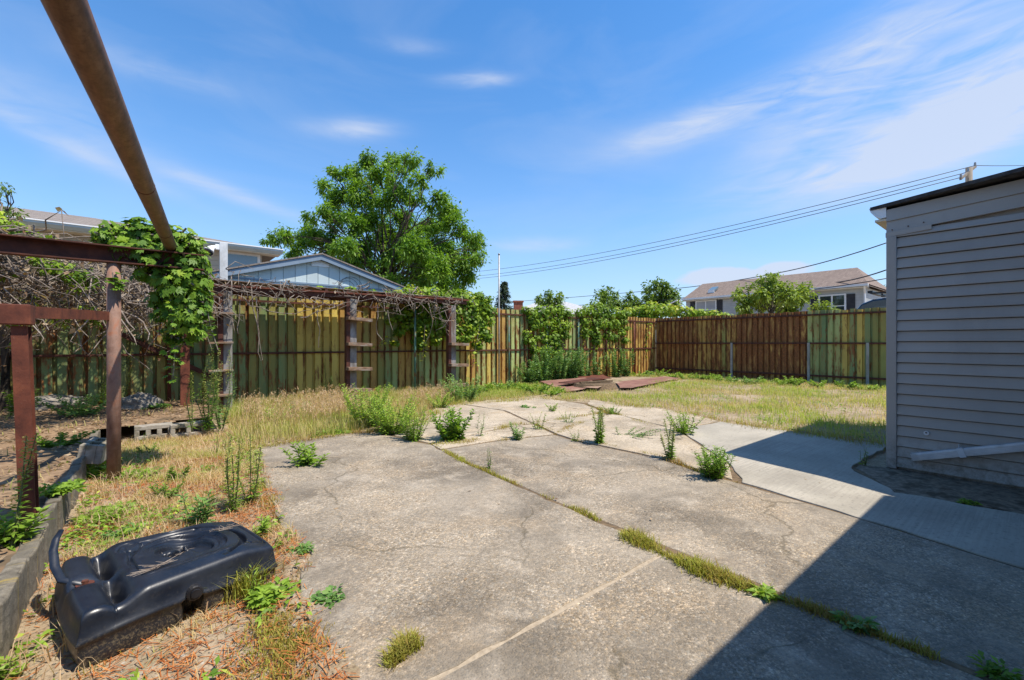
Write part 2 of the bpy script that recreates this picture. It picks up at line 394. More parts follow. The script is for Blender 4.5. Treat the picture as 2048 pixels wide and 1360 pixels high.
M['grey_wash'] = mat_rough('greyed_whitewash_post', (.13,.115,.10), (.29,.275,.26), 7, .8, bmp=.3, stretch=(1,1,.4), third=(.14,.10,.075))
M['white_old'] = mat_rough('peeling_white_paint', (.42,.43,.43), (.60,.62,.63), 8, .6, bmp=.2, third=(.30,.22,.15), stretch=(1,1,.6))
# --- building
def mat_siding(name, c1, c2, lap=None, axis=2):
    m, nt, p = new_mat(name); co = pos_coords(nt); n = noise(nt, co, 1.5, 5); n2 = noise(nt, pos_coords(nt, (1,1,14)), 3, 4)
    c = mix(nt, ramp(nt, n, [(.35, 0.0), (.65, 1.0)]), c1, c2)
    if lap:
        w = nd(nt, 'ShaderNodeTexWave', wave_type='BANDS', bands_direction='Z', wave_profile='SAW'); w.inputs['Scale'].default_value = 0.314159/lap
        nt.links.new(co, w.inputs[0]); bump(nt, p, w.outputs[1], .8, .02)
        c = mix(nt, ramp(nt, w.outputs[1], [(.0, .55), (.12, 0.0)]), c, tuple(x*.4 for x in c1))
    else:
        bump(nt, p, mix(nt, .5, n2, noise(nt, pos_coords(nt, (1,.6,2)), 2.2, 3)), .25, .012)
        oi = nd(nt, 'ShaderNodeObjectInfo'); c = mix(nt, 1.0, c, ramp(nt, oi.outputs['Random'], [(0.0, .93), (1.0, 1.05)]), 'MULTIPLY')
        sz = nt.nodes.new('ShaderNodeSeparateXYZ'); nt.links.new(pos_coords(nt), sz.inputs[0])
        spl = mix(nt, 1.0, ramp(nt, sz.outputs[2], [(.05, .8), (.42, 0.0)]), ramp(nt, noise(nt, co, 14, 7, .75), [(.42, 0.0), (.62, 1.0)]), 'MULTIPLY'); c = mix(nt, spl, c, (.13,.105,.075))
    c = mix(nt, ramp(nt, noise(nt, pos_coords(nt, (1,1,.3)), 2.5, 6, .7), [(.5, 0.0), (.8, .35)]), c, tuple(x*.6 for x in c1))
    setc(nt, p, c); p.inputs['Roughness'].default_value = .55; p.inputs['Specular IOR Level'].default_value = .35; return m
M['siding'] = mat_siding('grey_vinyl_siding', (.335,.305,.272), (.37,.337,.30))
M['siding_beige'] = mat_siding('beige_lap_siding', (.36,.32,.25), (.41,.37,.29), .16)
M['siding_grey_far'] = mat_siding('grey_lap_siding', (.36,.38,.39), (.42,.44,.45), .16)
M['t111'] = mat_siding('blue_grey_board', (.47,.54,.54), (.53,.60,.60))
M['t111d'] = mat_siding('blue_grey_trim', (.17,.23,.30), (.21,.27,.34))
def mat_shingle(name, c1, c2):
    m, nt, p = new_mat(name); co = pos_coords(nt)
    b = nd(nt, 'ShaderNodeTexBrick'); b.inputs['Scale'].default_value = 2.2; b.inputs['Mortar Size'].default_value = .012
    for i, c in ((1, c1), (2, c2)): b.inputs[i].default_value = (*c, 1)
    b.inputs[3].default_value = (*[x*.45 for x in c1], 1); nt.links.new(co, b.inputs[0])
    n = noise(nt, co, 7, 6, .7); c = mix(nt, ramp(nt, n, [(.35, .5), (.6, 0.0)]), b.outputs[0], tuple(x*.55 for x in c1))
    setc(nt, p, c); p.inputs['Roughness'].default_value = .95; bump(nt, p, n, .4, .02); return m
M['shingle'] = mat_shingle('brown_grey_shingles', (.20,.165,.14), (.27,.225,.19))
M['shingle_brown'] = mat_shingle('brown_shingles', (.20,.145,.115), (.26,.195,.155))
M['shingle_pale'] = mat_shingle('pale_grey_shingles', (.42,.42,.42), (.5,.5,.5))
M['felt'] = mat_rough('black_roofing_felt', (.03,.028,.028), (.075,.07,.068), 14, .9, bmp=.5)
M['white'] = mat_rough('white_trim', (.68,.69,.69), (.78,.78,.77), 3, .5, bmp=.05)
M['soffit'] = mat_rough('tan_soffit', (.52,.45,.34), (.62,.55,.42), 3, .6, bmp=.05)
M['gutter'] = mat_rough('blue_grey_gutter', (.33,.40,.42), (.42,.49,.50), 4, .45, bmp=.05)
M['alu'] = mat_rough('white_aluminium_downspout', (.50,.51,.53), (.62,.63,.64), 5, .4, bmp=.05, third=(.40,.39,.37))
M['shutter'] = mat_rough('black_shutter', (.02,.02,.025), (.035,.035,.04), 5, .6)
M['brick'] = mat_rough('red_brick', (.22,.07,.04), (.30,.11,.07), 8, .9, bmp=.3)
M['block'] = mat_rough('mossy_concrete_block', (.24,.21,.17), (.38,.34,.28), 14, .95, bmp=.7, detail=8, third=(.17,.15,.10))
def mat_kerb():
    m, nt, p = new_mat('stained_kerb_concrete'); co = pos_coords(nt); n = noise(nt, co, 16, 8, .7); n2 = noise(nt, pos_coords(nt, (1, 6, .5)), 2.0, 5)
    c = ramp(nt, n, [(.3, (.06,.05,.034)), (.5, (.155,.132,.095)), (.7, (.28,.24,.175))])
    c = mix(nt, ramp(nt, n2, [(.58, 0.0), (.66, .75)]), c, (.36,.25,.04)); c = mix(nt, ramp(nt, noise(nt, co, 4, 6), [(.5, 0.0), (.7, .7)]), c, (.10,.085,.06))
    setc(nt, p, c); p.inputs['Roughness'].default_value = .95; bump(nt, p, n, .8, .015); return m
M['kerb'] = mat_kerb()
M['rock'] = mat_rough('rough_grey_rock', (.13,.115,.095), (.29,.26,.22), 9, .95, bmp=.9, detail=9)
def mat_glass(name, c=(.02,.03,.04)):
    m, nt, p = new_mat(name); setc(nt, p, c); p.inputs['Roughness'].default_value = .05; p.inputs['Specular IOR Level'].default_value = .9; return m
M['glass'] = mat_glass('dark_window_glass')
M['skylight_glass'] = mat_glass('skylight_glass', (.12,.18,.22))
M['blind'] = mat_rough('window_blind', (.30,.31,.32), (.36,.37,.38), 3, .7)
def mat_plastic():
    m, nt, p = new_mat('faded_black_plastic'); co = pos_coords(nt)
    n = noise(nt, co, 7, 7, .65); n2 = noise(nt, co, 120, 3)
    geo = nt.nodes.new('ShaderNodeNewGeometry'); sp = nt.nodes.new('ShaderNodeSeparateXYZ'); nt.links.new(geo.outputs['Position'], sp.inputs[0])
    c = mix(nt, ramp(nt, n, [(.35, 0.0), (.75, .9)]), (.007,.009,.015), (.020,.025,.036))
    c = mix(nt, ramp(nt, noise(nt, co, 60, 6, .75), [(.56, 0.0), (.72, .22)]), c, (.13,.11,.08))
    splash = ramp(nt, sp.outputs[2], [(.02, .7), (.10, 0.0)])
    c = mix(nt, mix(nt, 1.0, splash, ramp(nt, noise(nt, co, 90, 5, .8), [(.5, 0.0), (.58, 1.0)]), 'MULTIPLY'), c, (.20,.16,.10))
    setc(nt, p, c); nt.links.new(ramp(nt, n, [(.3, .28), (.7, .48)]), p.inputs['Roughness']); p.inputs['Specular IOR Level'].default_value = .5
    bump(nt, p, n2, .12, .002); return m
M['plastic'] = mat_plastic()
M['plastic_dark'] = mat_rough('black_plastic_cap', (.010,.010,.012), (.022,.022,.026), 9, .4)
m_, nt_, p_ = new_mat('black_car_paint'); setc(nt_, p_, (.012,.014,.022)); p_.inputs['Roughness'].default_value = .18; p_.inputs['Coat Weight'].default_value = .6; M['car'] = m_
m_, nt_, p_ = new_mat('red_lamp_plastic'); setc(nt_, p_, (.45,.02,.02)); p_.inputs['Roughness'].default_value = .25; M['red'] = m_
m_, nt_, p_ = new_mat('tyre_rubber'); setc(nt_, p_, (.02,.02,.02)); p_.inputs['Roughness'].default_value = .9; M['tyre'] = m_
m_, nt_, p_ = new_mat('wire_black'); setc(nt_, p_, (.035,.035,.04)); p_.inputs['Roughness'].default_value = .6; M['wire'] = m_
M['pole_wood'] = mat_rough('utility_pole_wood', (.17,.14,.11), (.27,.23,.18), 6, .9, stretch=(1,1,.2))
# --- plants
M['bark'] = mat_rough('dark_bark', (.045,.035,.027), (.10,.08,.06), 12, .95, stretch=(1,1,.3), bmp=.6)
M['twig'] = mat_rough('dead_grey_vine', (.11,.08,.06), (.30,.25,.205), 10, .9, bmp=.3)
M['stem'] = mat_rough('green_stem', (.10,.13,.04), (.19,.17,.07), 20, .7)
M['leaf_tree'] = mat_leaf('tree_leaf', (.07,.165,.016), (.24,.39,.04), .42)
M['leaf_tree2'] = mat_leaf('background_tree_leaf', (.07,.14,.02), (.22,.31,.045), .34)
M['leaf_lime'] = mat_leaf('lime_tree_leaf', (.12,.19,.025), (.32,.40,.06), .34)
M['needle'] = mat_leaf('conifer_needle', (.03,.055,.03), (.08,.115,.055), .1)
M['leaf_vine'] = mat_leaf('creeper_leaf', (.045,.12,.012), (.19,.32,.025), .32, third=(.30,.42,.03), spec=.3, rough=.5)
M['leaf_bright'] = mat_leaf('bright_creeper_leaf', (.10,.20,.012), (.33,.46,.03), .38, third=(.50,.50,.05))
M['leaf_weed'] = mat_leaf('weed_leaf', (.09,.18,.015), (.30,.44,.05), .34, third=(.50,.52,.09))
M['leaf_bush'] = mat_leaf('fence_weed_leaf', (.08,.18,.04), (.27,.42,.10), .3)
M['leaf_dead'] = mat_leaf('dry_leaf', (.16,.085,.04), (.48,.36,.22), .2)
M['grass'] = mat_leaf('dry_grass', (.58,.43,.235), (.31,.44,.05), .42, rough=.7, spec=.15)
M['straw'] = mat_leaf('straw_grass', (.42,.26,.15), (.68,.52,.34), .42, rough=.7, spec=.15)
M['moss'] = mat_leaf('joint_weed', (.34,.20,.07), (.36,.40,.07), .35, rough=.8, spec=.1)
M['pine'] = mat_leaf('pine_needle_litter', (.30,.085,.022), (.52,.22,.07), .1, rough=.7, spec=.15)
M['flower'] = mat_leaf('small_seed_buds', (.20,.24,.06), (.48,.46,.12), .25)
# ================================================================== GROUND
def in_poly(x, y, poly):
    x = np.asarray(x, float); y = np.asarray(y, float); r = np.zeros(x.shape, bool); n = len(poly)
    for i in range(n):
        x0, y0 = poly[i]; x1, y1 = poly[(i+1) % n]
        c = ((y0 > y) != (y1 > y)) & (x < (x1-x0)*(y-y0)/((y1-y0) if abs(y1-y0) > 1e-9 else 1e-9) + x0)
        r ^= c
    return r
BED = [(-9,-.7),(-.55,-.7),(-.55,8.05),(-.3,8.25),(.95,8.35),(1.0,11.35),(-9,11.35)]
BED_Z = .19
RIM = [(.58,.2),(.58,1.6),(.55,2.3),(.68,2.9),(.74,3.6),(.85,4.95),(1.06,6.58),(2.4,6.66),(3.6,6.85),(4.1,7.65),(4.88,8.4),(6.4,8.4),(7.48,8.0),(8.08,6.85),(8.15,5.6),(8.08,4.4),(7.62,3.55),(7.60,1.4)]
def gz(x, y):
    """height of the bare ground"""
    x = np.asarray(x, float); y = np.asarray(y, float)
    z = -.035 + .018*vnoise(x, y, 1.3, 1.0) + .010*vnoise(x, y, 4.5, 2.0)
    far = (x > 17.5) | (y > 11.6) | (x < -9)
    d = np.full(x.shape, 9.0)
    for (ax, ay), (bx_, by_) in zip(RIM[:-1], RIM[1:]):
        L2 = (bx_-ax)**2 + (by_-ay)**2; t = np.clip(((x-ax)*(bx_-ax)+(y-ay)*(by_-ay))/L2, 0, 1); d = np.minimum(d, np.hypot(x-ax-t*(bx_-ax), y-ay-t*(by_-ay)))
    bank = .05*np.exp(-(d/.14)**2)*np.clip(.65+.85*vnoise(x, y, 5.2, 9.0), 0, 1.6)
    z = z + bank
    mound = .07*np.exp(-((x-12.6)**2/9 + (y-9.6)**2/3))
    return np.where(far, -.04, z + mound)
def gz_any(x, y):
    z = gz(x, y); return np.where(in_poly(x, y, BED), BED_Z + .02*vnoise(x, y, 3, 5), z)
xs = np.concatenate([[-420,-200,-100,-50,-25,-14], np.arange(-9, -.6, .12), np.arange(-.6, 1.5, .045), np.arange(1.5, 18.2, .12), [19.5,22,26,32,42,60,100,200,420]])
ys = np.concatenate([[-420,-200,-100,-50,-25,-14,-8], np.arange(-5, 0.9, .12), np.arange(.9, 7, .06), np.arange(7, 12.0, .12), [13,15,18,24,34,50,80,140,250,420]])
GX, GY = np.meshgrid(xs, ys, indexing='ij'); nx, ny = GX.shape
idx = np.arange(nx*ny).reshape(nx, ny)
q = np.stack([idx[:-1,:-1], idx[1:,:-1], idx[1:,1:], idx[:-1,1:]], -1).reshape(-1,4)
ground = array_mesh('ground', np.stack([GX, GY, gz(GX, GY)], -1).reshape(-1,3), q, M['dirt'], smooth=True)
tag(ground, 'dry sandy dirt ground of the backyard', 'ground', kind='structure')

# raised bed soil behind the kerb
MBb = MB()
bx = np.sort(np.concatenate([np.arange(-9, 1.05, .15), [-.558]])); by = np.arange(-.7, 11.4, .15); bi = {}
for i, x in enumerate(bx):
    for j, y in enumerate(by):
        if in_poly(np.array([x]), np.array([y]), BED)[0]:
            bi[(i,j)] = len(MBb.v); MBb.v.append((x, y, BED_Z + .02*float(vnoise(x, y, 3, 5)) - (0.02 if (i,j) else 0)))
for (i,j) in list(bi):
    k = [(i,j),(i+1,j),(i+1,j+1),(i,j+1)]
    if all(a in bi for a in k): MBb.f.append(tuple(bi[a] for a in k))
tag(MBb.build('raised_bed', M['litter_soil'], smooth=True), 'raised soil bed covered in brown needles behind the block kerb', 'soil bed', kind='structure')

# ------------------------------------------------------------------ patio slabs
patio = thing('concrete_patio', 'cracked weathered concrete patio with weeds in its joints', 'patio'); patio['kind'] = 'structure'
def wob(poly, amp=.03, step=.13, keep=0.0):
    out = []
    n = len(poly)
    for i in range(n):
        a = np.array(poly[i]); b = np.array(poly[(i+1) % n]); L = np.linalg.norm(b-a); k = max(1, int(L/step))
        nrm = np.array([-(b-a)[1], (b-a)[0]])/max(L, 1e-6)
        for j in range(k):
            p = a + (b-a)*j/k
            out.append(tuple(p + nrm*float(vnoise(p[0]*1.9, p[1]*1.9, 2.0, 3.0)*.7 + vnoise(p[0]*7, p[1]*7, 2.0, 5.0)*.6)*amp))
    return out
def slab(poly, mat, z=0.0, tx=0.0, ty=0.0, amp=.012):
    cx = sum(p[0] for p in poly)/len(poly); cy = sum(p[1] for p in poly)/len(poly)
    w = wob(poly, amp)
    o = MB().prism(w, -.11, lambda p: z + (p[0]-cx)*tx + (p[1]-cy)*ty).build('slab', M[mat], patio, bevel=.008)
    return o
slab([(.45,-.72),(2.585,-.72),(2.59,1.555),(.60,1.555)], 'conc', .0, amp=.006)
slab([(.60,1.573),(2.588,1.573),(2.63,2.6),(2.74,4.15),(2.86,5.2),(2.70,6.05),(2.42,6.62),(1.06,6.56),(.86,4.95),(.75,3.6),(.70,2.9),(.57,2.3)], 'conc', .004, amp=.025)
slab([(2.625,-.72),(3.98,-.72),(4.03,.1),(4.17,.68),(4.39,1.9),(4.45,2.35),(4.60,2.88),(4.53,4.15),(4.60,4.60),(3.75,4.83),(2.84,4.88),(2.79,4.1),(2.68,2.6)], 'conc', -.004, .002)
slab([(2.86,4.91),(3.75,4.86),(4.62,4.64),(4.9,5.42),(4.55,5.52),(3.2,5.26),(2.90,5.19)], 'conc2', .003, amp=.006)
slab([(2.93,5.24),(3.2,5.30),(4.5,5.57),(4.95,5.50),(5.45,6.9),(5.3,8.2),(4.88,8.35),(4.1,7.6),(3.6,6.8),(2.76,6.1)], 'conc2', .0, amp=.025)
slab([(4.45,1.97),(4.97,2.25),(5.62,2.93),(6.32,3.66),(6.76,5.05),(6.7,5.28),(5.55,5.06),(4.96,5.38),(4.66,4.62),(4.57,4.15),(4.64,2.86)], 'conc2', .006, 0, .002)
slab([(4.99,5.45),(5.56,5.10),(6.74,5.32),(7.40,6.48),(7.46,7.95),(6.4,8.35),(5.36,8.2),(5.50,6.9)], 'conc2', .0, amp=.03)
slab([(6.36,3.68),(7.58,3.60),(8.05,4.4),(8.12,5.6),(8.05,6.85),(7.46,6.46),(6.80,5.05)], 'conc2', .002, amp=.03)
slab([(7.55,3.56),(6.35,3.62),(5.64,2.90),(5.0,2.22),(4.43,1.88),(4.21,.68),(4.07,.1),(4.01,-1.6),(5.22,-1.6),(5.30,.3),(5.2,.87),(5.85,1.34),(6.3,1.36),(7.56,1.32)], 'broom', .002, amp=.035)
MB().box(.62, 2.585, 1.548, 1.580, -.1, -.0005).build('joint_filler', M['sand'], patio)
# dark soil that fills the joints (one thin bed under the slabs)
tag(MB().prism(wob([(5.28,-1.6),(6.21,-1.6),(6.21,1.09),(6.1,1.32),(5.9,1.31),(5.24,.86),(5.34,.28),(5.26,-1.6)], .03), -.06, -.006).build('dirt_strip', M['grit']), 'dark dirt strip along the foot of the shed wall', 'dirt', kind='structure')
tag(MB().prism([(.7,-.7),(4.9,-.7),(5.3,.6),(6.1,1.5),(7.3,1.6),(7.3,3.4),(7.8,4.6),(7.8,6.4),(7.2,7.6),(5.1,8.0),(3.2,6.3),(2.4,6.4),(1.2,6.3),(.9,3.5),(.75,2.4)], -.09, -.010).build('joint_soil', M['soil']),
    'dark soil showing in the joints between the slabs', 'soil', kind='structure')

# ================================================================== FENCES
FY, FX, FH = 11.4, 17.9, 2.50
PITCH = .2
def panel_mesh(h, w=PITCH):
    """one corrugation: proud flat, slanted web, recessed groove; x along the fence, y = -depth towards the yard"""
    pr = [(0,-.0),(.010,-.055),(.142,-.055),(.152,-.0),(w,-.0)]
    mb = MB(); t = .004
    for z in (0, h):
        for (x, y) in pr: mb.v.append((x*w/.2, y, z))
        for (x, y) in pr: mb.v.append((x*w/.2, y+t, z))
    n = len(pr)
    for i in range(n-1):
        mb.f += [(i, i+1, 2*n+i+1, 2*n+i), (n+i+1, n+i, 3*n+i, 3*n+i+1), (2*n+i, 2*n+i+1, 3*n+i+1, 3*n+i), (i+1, i, n+i, n+i+1)]
    mb.f += [(0, 2*n, 3*n, n), (n-1, 2*n-1, 4*n-1, 3*n-1)]
    me = mb.mesh('panel'); me.materials.append(M['panel']); return me
GREEN = (.15,.24,.10); LGREEN = (.33,.40,.15); YEL = (.56,.43,.10); OCH = (.46,.27,.07); RUS = (.32,.15,.05); OLI = (.24,.25,.07)
pm = [panel_mesh(FH+dz) for dz in (0, .012, -.012, .022)]
fenceA = thing('corrugated_steel_fence', 'long green and yellow corrugated steel fence, sunlit where the vines end', 'fence', (0,FY,0))
rr = random.Random(3)
def pickc(x):
    # colour runs as in the photograph: green at the left, yellow in the middle, ochre near the corner
    if x < 1.6: c = rr.choice([GREEN, GREEN, OLI, GREEN]); a = rr.uniform(.02,.10)
    elif x < 2.4: c = rr.choice([GREEN, OLI]); a = rr.uniform(0,.05)
    elif x < 3.6: c = rr.choice([YEL, OLI, YEL, OCH]); a = rr.uniform(-.02,.06)
    elif x < 5.4: c = rr.choice([OLI, GREEN, LGREEN, OCH]); a = rr.uniform(0,.08)
    elif x < 9.5: c = rr.choice([LGREEN, YEL, LGREEN, OCH]); a = rr.uniform(.02,.13)
    elif x < 13.5: c = rr.choice([LGREEN, OCH, GREEN, RUS]); a = rr.uniform(.05,.16)
    else: c = rr.choice([YEL, OCH, YEL, OCH]); a = rr.uniform(.06,.16)
    k = rr.uniform(.85,1.15); return (c[0]*k, c[1]*k, c[2]*k, a)
n = int((FX + 4.6)/PITCH)
for i in range(n):
    x = FX - (i+1)*PITCH
    inst('panel', rr.choice(pm), fenceA, (x, 0, -.04), color=pickc(x))
for z in (2.30, 1.12):
    MB().box(-4.6, FX-.03, -.095, -.059, z-.022, z+.022).build('rail', M['rust_dark'], fenceA)
for x in (-2.6, .3, 9.15, 10.9, 12.55, 14.2, 16.1):
    MB().tube([(x,-.12,-.1),(x,-.12,2.25)], .032, 10).build('post', M['green_post'] if x in (9.15, 10.9, 12.55) else M['rust'], fenceA, smooth=True)
MB().obox((-.75,-.13,1.72),(1.15,-.13,.55), .03, .09).build('brace', M['rust_dark'], fenceA)

fenceB = thing('corrugated_steel_fence', 'rust brown and green corrugated steel fence across the back, in shade', 'fence', (FX,0,0))
def pickd(y):
    if y > 9.6: c = rr.choice([RUS, OCH]); a = rr.uniform(.12,.24)
    elif y > 7.9: c = rr.choice([OCH, OLI, OCH]); a = rr.uniform(.08,.18)
    elif y > 5.5: c = rr.choice([RUS, OCH, RUS]); a = rr.uniform(.14,.26)
    else: c = rr.choice([LGREEN, GREEN, YEL, LGREEN, OLI]); a = rr.uniform(-.02,.07)
    k = rr.uniform(.85,1.2); return (c[0]*k, c[1]*k, c[2]*k, a)
for i in range(62):
    y = FY - .05 - i*PITCH
    o = inst('panel', rr.choice(pm), fenceB, (0, y, -.04), -math.pi/2, color=pickd(y))
for z, mt in ((2.33,'rust_dark'), (1.34,'rust_dark'), (.22,'rust_dark')):
    MB().box(-.105, -.059, -1.0, FY-.06, z-.03, z+.03).build('rail', M[mt], fenceB)
for u, mt in ((1463,'galv'), (1617,'grey_post'), (1735,'grey_post')):
    p = atX(u, 750, FX-.14)
    MB().box(-.17, -.10, p.y-.035, p.y+.035, -.1, 1.36).build('post', M[mt], fenceB, bevel=.006)

# thin tall pole standing against the long fence
p = atY(998, 700, FY-.16)
tag(MB().tube([(p.x,p.y,-.1),(p.x,p.y,4.2)], .026, 10).tube([(p.x,p.y,4.2),(p.x,p.y,4.24)], .034, 10).build('metal_pole', M['galv'], smooth=True), 'thin tall grey metal pole rising above the steel fence', 'pole')

# ================================================================== SHED
SX, SY = 6.22, 1.11
shed = thing('shed', 'grey vinyl sided shed with low black roof at the right', 'shed', (SX,SY,0))
def rake(y): return 2.842 + .062*(SY - y)          # underside of the roof along the visible wall
MB().box(.03, 3.6, -5.2, -.03, -.05, 2.80).build('wall', M['siding'], shed)
lap = .112; z = .025; k = 0
while z < 2.52:
    y1 = -.085; zt = min(z+lap, 2.56)
    mb = MB(); pr = [(-.032,z),(-.032,z+.008),(-.010,zt-.009),(.028,zt-.009),(.028,z)]
    mb.v = []; mb.prism([(a,b) for a,b in pr], -5.2, y1, ax=1)
    mb.build('siding_board', M['siding'], shed); z += lap; k += 1
# boards that follow the roof line
for i, (lo, hi, yb) in enumerate(((-.30,-.172,-5.2),(-.17,-.042,-5.2))):
    mb = MB(); b = 0
    for yy, e in ((-5.2, 0), (.0, 0)):
        zz = rake(SY+yy)
        for (x, w) in ((-.034, lo), (-.018, hi), (.028, hi), (.028, lo)): mb.v.append((x, yy, zz+w))
    mb.f = [(0,1,2,3),(7,6,5,4),(0,4,5,1),(1,5,6,2),(2,6,7,3),(3,7,4,0)]
    mb.build('frieze_board', M['siding'], shed)
mb = MB(); 
for yy in (-.36, .005):
    zz = rake(SY+yy)-.30
    for (x, w) in ((-.040,-.045),(-.040,.004),(-.02,.004),(-.02,-.045)): mb.v.append((x, yy, zz+w))
mb.f = [(0,1,2,3),(7,6,5,4),(0,4,5,1),(1,5,6,2),(2,6,7,3),(3,7,4,0)]
mb.build('trim_strip', M['siding'], shed)
MB().box(-.042, .05, -.086, .0, .0, 2.50).build('corner_trim', M['siding'], shed, bevel=.006)
MB().box(.05, 3.6, -.03, -.004, 0, 2.80).build('side_wall', M['siding'], shed)
mb = MB()     # roof sheet, its front overhang widening along the wall
for yy, ov in ((.14, .03), (-1.0, .20), (-1.7, .42), (-5.4, .44)):
    zz = rake(SY+yy) + .012
    for (x, w) in ((-ov, -.024), (-ov, .012), (3.7, .012), (3.7, -.024)): mb.v.append((x, yy, zz+w))
for s in range(3):
    a = s*4
    for i in range(4): mb.f.append((a+i, a+(i+1)%4, a+4+(i+1)%4, a+4+i))
mb.f += [(0,1,2,3),(12,13,14,15)]
mb.build('roof', M['felt'], shed)
gt = MB(); prof = [(.0,2.72),(.05,2.715),(.10,2.75),(.135,2.80),(.15,2.845),(.14,2.845),(.12,2.80),(.09,2.762),(.05,2.73),(.0,2.735)]
gt.prism(prof, -.03, 3.6, ax=0); gt.prism([(.002,2.735),(.05,2.73),(.09,2.762),(.12,2.80),(.138,2.840),(.002,2.840)], -.026, -.022, ax=0)
gt.build('gutter', M['white'], shed)
MB().box(-.02, 3.6, -.002, .10, 2.685, 2.708).build('soffit', M['soffit'], shed)
for yy, zz in ((-.30, .275),):
    MB().tube([(-.026,yy-.02,.42),(-.040,yy-.02,.42)], .022, 10).build('bracket_plate', M['alu'], shed)
    MB().tube([(-.041,yy-.02,.425),(-.044,yy-.02,.425)], .008, 8).build('screw', M['rust_dark'], shed)
for yy, zz in ((-.30,2.60),(-.05,2.57),(-.18,2.585)):
    MB().tube([(-.035,yy,zz),(-.043,yy,zz)], .006, 8).build('screw', M['rust_dark'], shed)
# fallen downspout leaning along the wall
a = atX(1824, 914, SX-.085); b = atX(2048, 893, SX-.085); d = (b-a).normalized(); b = a + d*2.2
ds = thing('downspout', 'white ribbed aluminium downspout strapped at a slant to the shed wall', 'downspout', a)
pr = [(-.04,-.03),(.04,-.03),(.04,.03),(-.04,.03)]
w = MB(); w.obox((0,0,0), b-a, .055, .075); 
for o_ in (-.022, -.008, .008, .022): w.obox(Vector((-.0305,0,o_)), Vector(b-a)+Vector((-.0305,0,o_)), .008, .007)
w.build('pipe', M['alu'], ds)
s = (b-a).normalized()*.36
w = MB().obox(s, s+d*.045, .075, .09); w.obox(s+Vector((.02,0,.04)), s+Vector((.02,0,.085)), .004, .04, up=(1,0,0)); w.build('strap', M['alu'], ds)

# the house at the photographer's back, whose eave shades the patio
hs_ = thing('house', 'house behind the photographer whose eave shades the patio', 'house', (0,-.78,0))
MB().box(-7, 5.55, -6, 0, -.1, 2.9).build('wall', M['siding_grey_far'], hs_)
mb = MB(); mb.v = [(-7.3,.39,2.86),(5.81,.39,2.86),(5.81,-6.3,4.3),(-7.3,-6.3,4.3),(-7.3,.39,2.95),(5.81,.39,2.95),(5.81,-6.3,4.4),(-7.3,-6.3,4.4)]
mb.f = [(0,3,2,1),(4,5,6,7),(0,1,5,4),(1,2,6,5),(2,3,7,6),(3,0,4,7)]; mb.build('roof', M['shingle'], hs_)

# ================================================================== FRONT PERGOLA (rust steel)
perg = thing('steel_pergola', 'rusty steel pergola frame with long overhead pipe at the left', 'pergola', (-.28,5.95,0))
def PR(p): return Vector(p) - Vector((-.28,5.95,0))
w = MB()      # steel channel, open towards the yard
w.obox(PR((-3.2,5.985,2.235)), PR((.46,5.985,2.235)), .012, .17)
for zz in (2.156, 2.314): w.obox(PR((-3.2,5.93,zz)), PR((.46,5.93,zz)), .10, .012)
w.build('beam', M['rust_dark'], perg)
pp = MB().tube([PR((-.28,5.95,-.1)), PR((-.28,5.95,1.0)), PR((-.28,5.95,2.152))], .056, 18).build('post', M['rust_orange'], perg, smooth=True)
pe0 = Vector((.175,6.02,2.385)); pe1 = Vector((-.44,-.76,2.385)); dv = (pe1-pe0)
pipe = MB().tube([PR(pe0), PR(pe1)], .056, 24).build('pipe', M['pipe'], perg, smooth=True)
for t_ in (.115, .33): MB().tube([PR(pe0+dv*t_), PR(pe0+dv*(t_+.0025))], .0574, 24).build('pipe_seam', M['rust_dark'], pipe, smooth=True)
# near rust column with its cap beam and the rail to the round post
cA = Vector((-.556,4.30,0))
MB().obox(PR(cA+Vector((-.06,0,.1))), PR(cA+Vector((-.10,0,1.46))), .012, .12, up=(0,1,0)).build('column_web', M['rust'], perg)
w = MB()
for s in (-1, 1):
    w.obox(PR(cA+Vector((-.06,.06*s,.1))), PR(cA+Vector((-.10,.06*s,1.46))), .075, .012, up=(0,1,0))
w.build('column_flange', M['rust'], perg)
MB().box(*sum(([a-b0, c-b0] for a, c, b0 in ((-2.6,-.60,-.28),(4.20,4.36,5.95))), []), 1.47, 1.60).build('cap_beam', M['rust'], perg, bevel=.005)
MB().obox(PR((-.72,4.36,1.56)), PR((-.33,5.93,1.62)), .05, .085).build('side_rail', M['rust'], perg)
MB().obox(PR((-2.9,5.96,1.60)), PR((-.35,5.96,1.62)), .05, .08).build('rail', M['rust_dark'], perg)

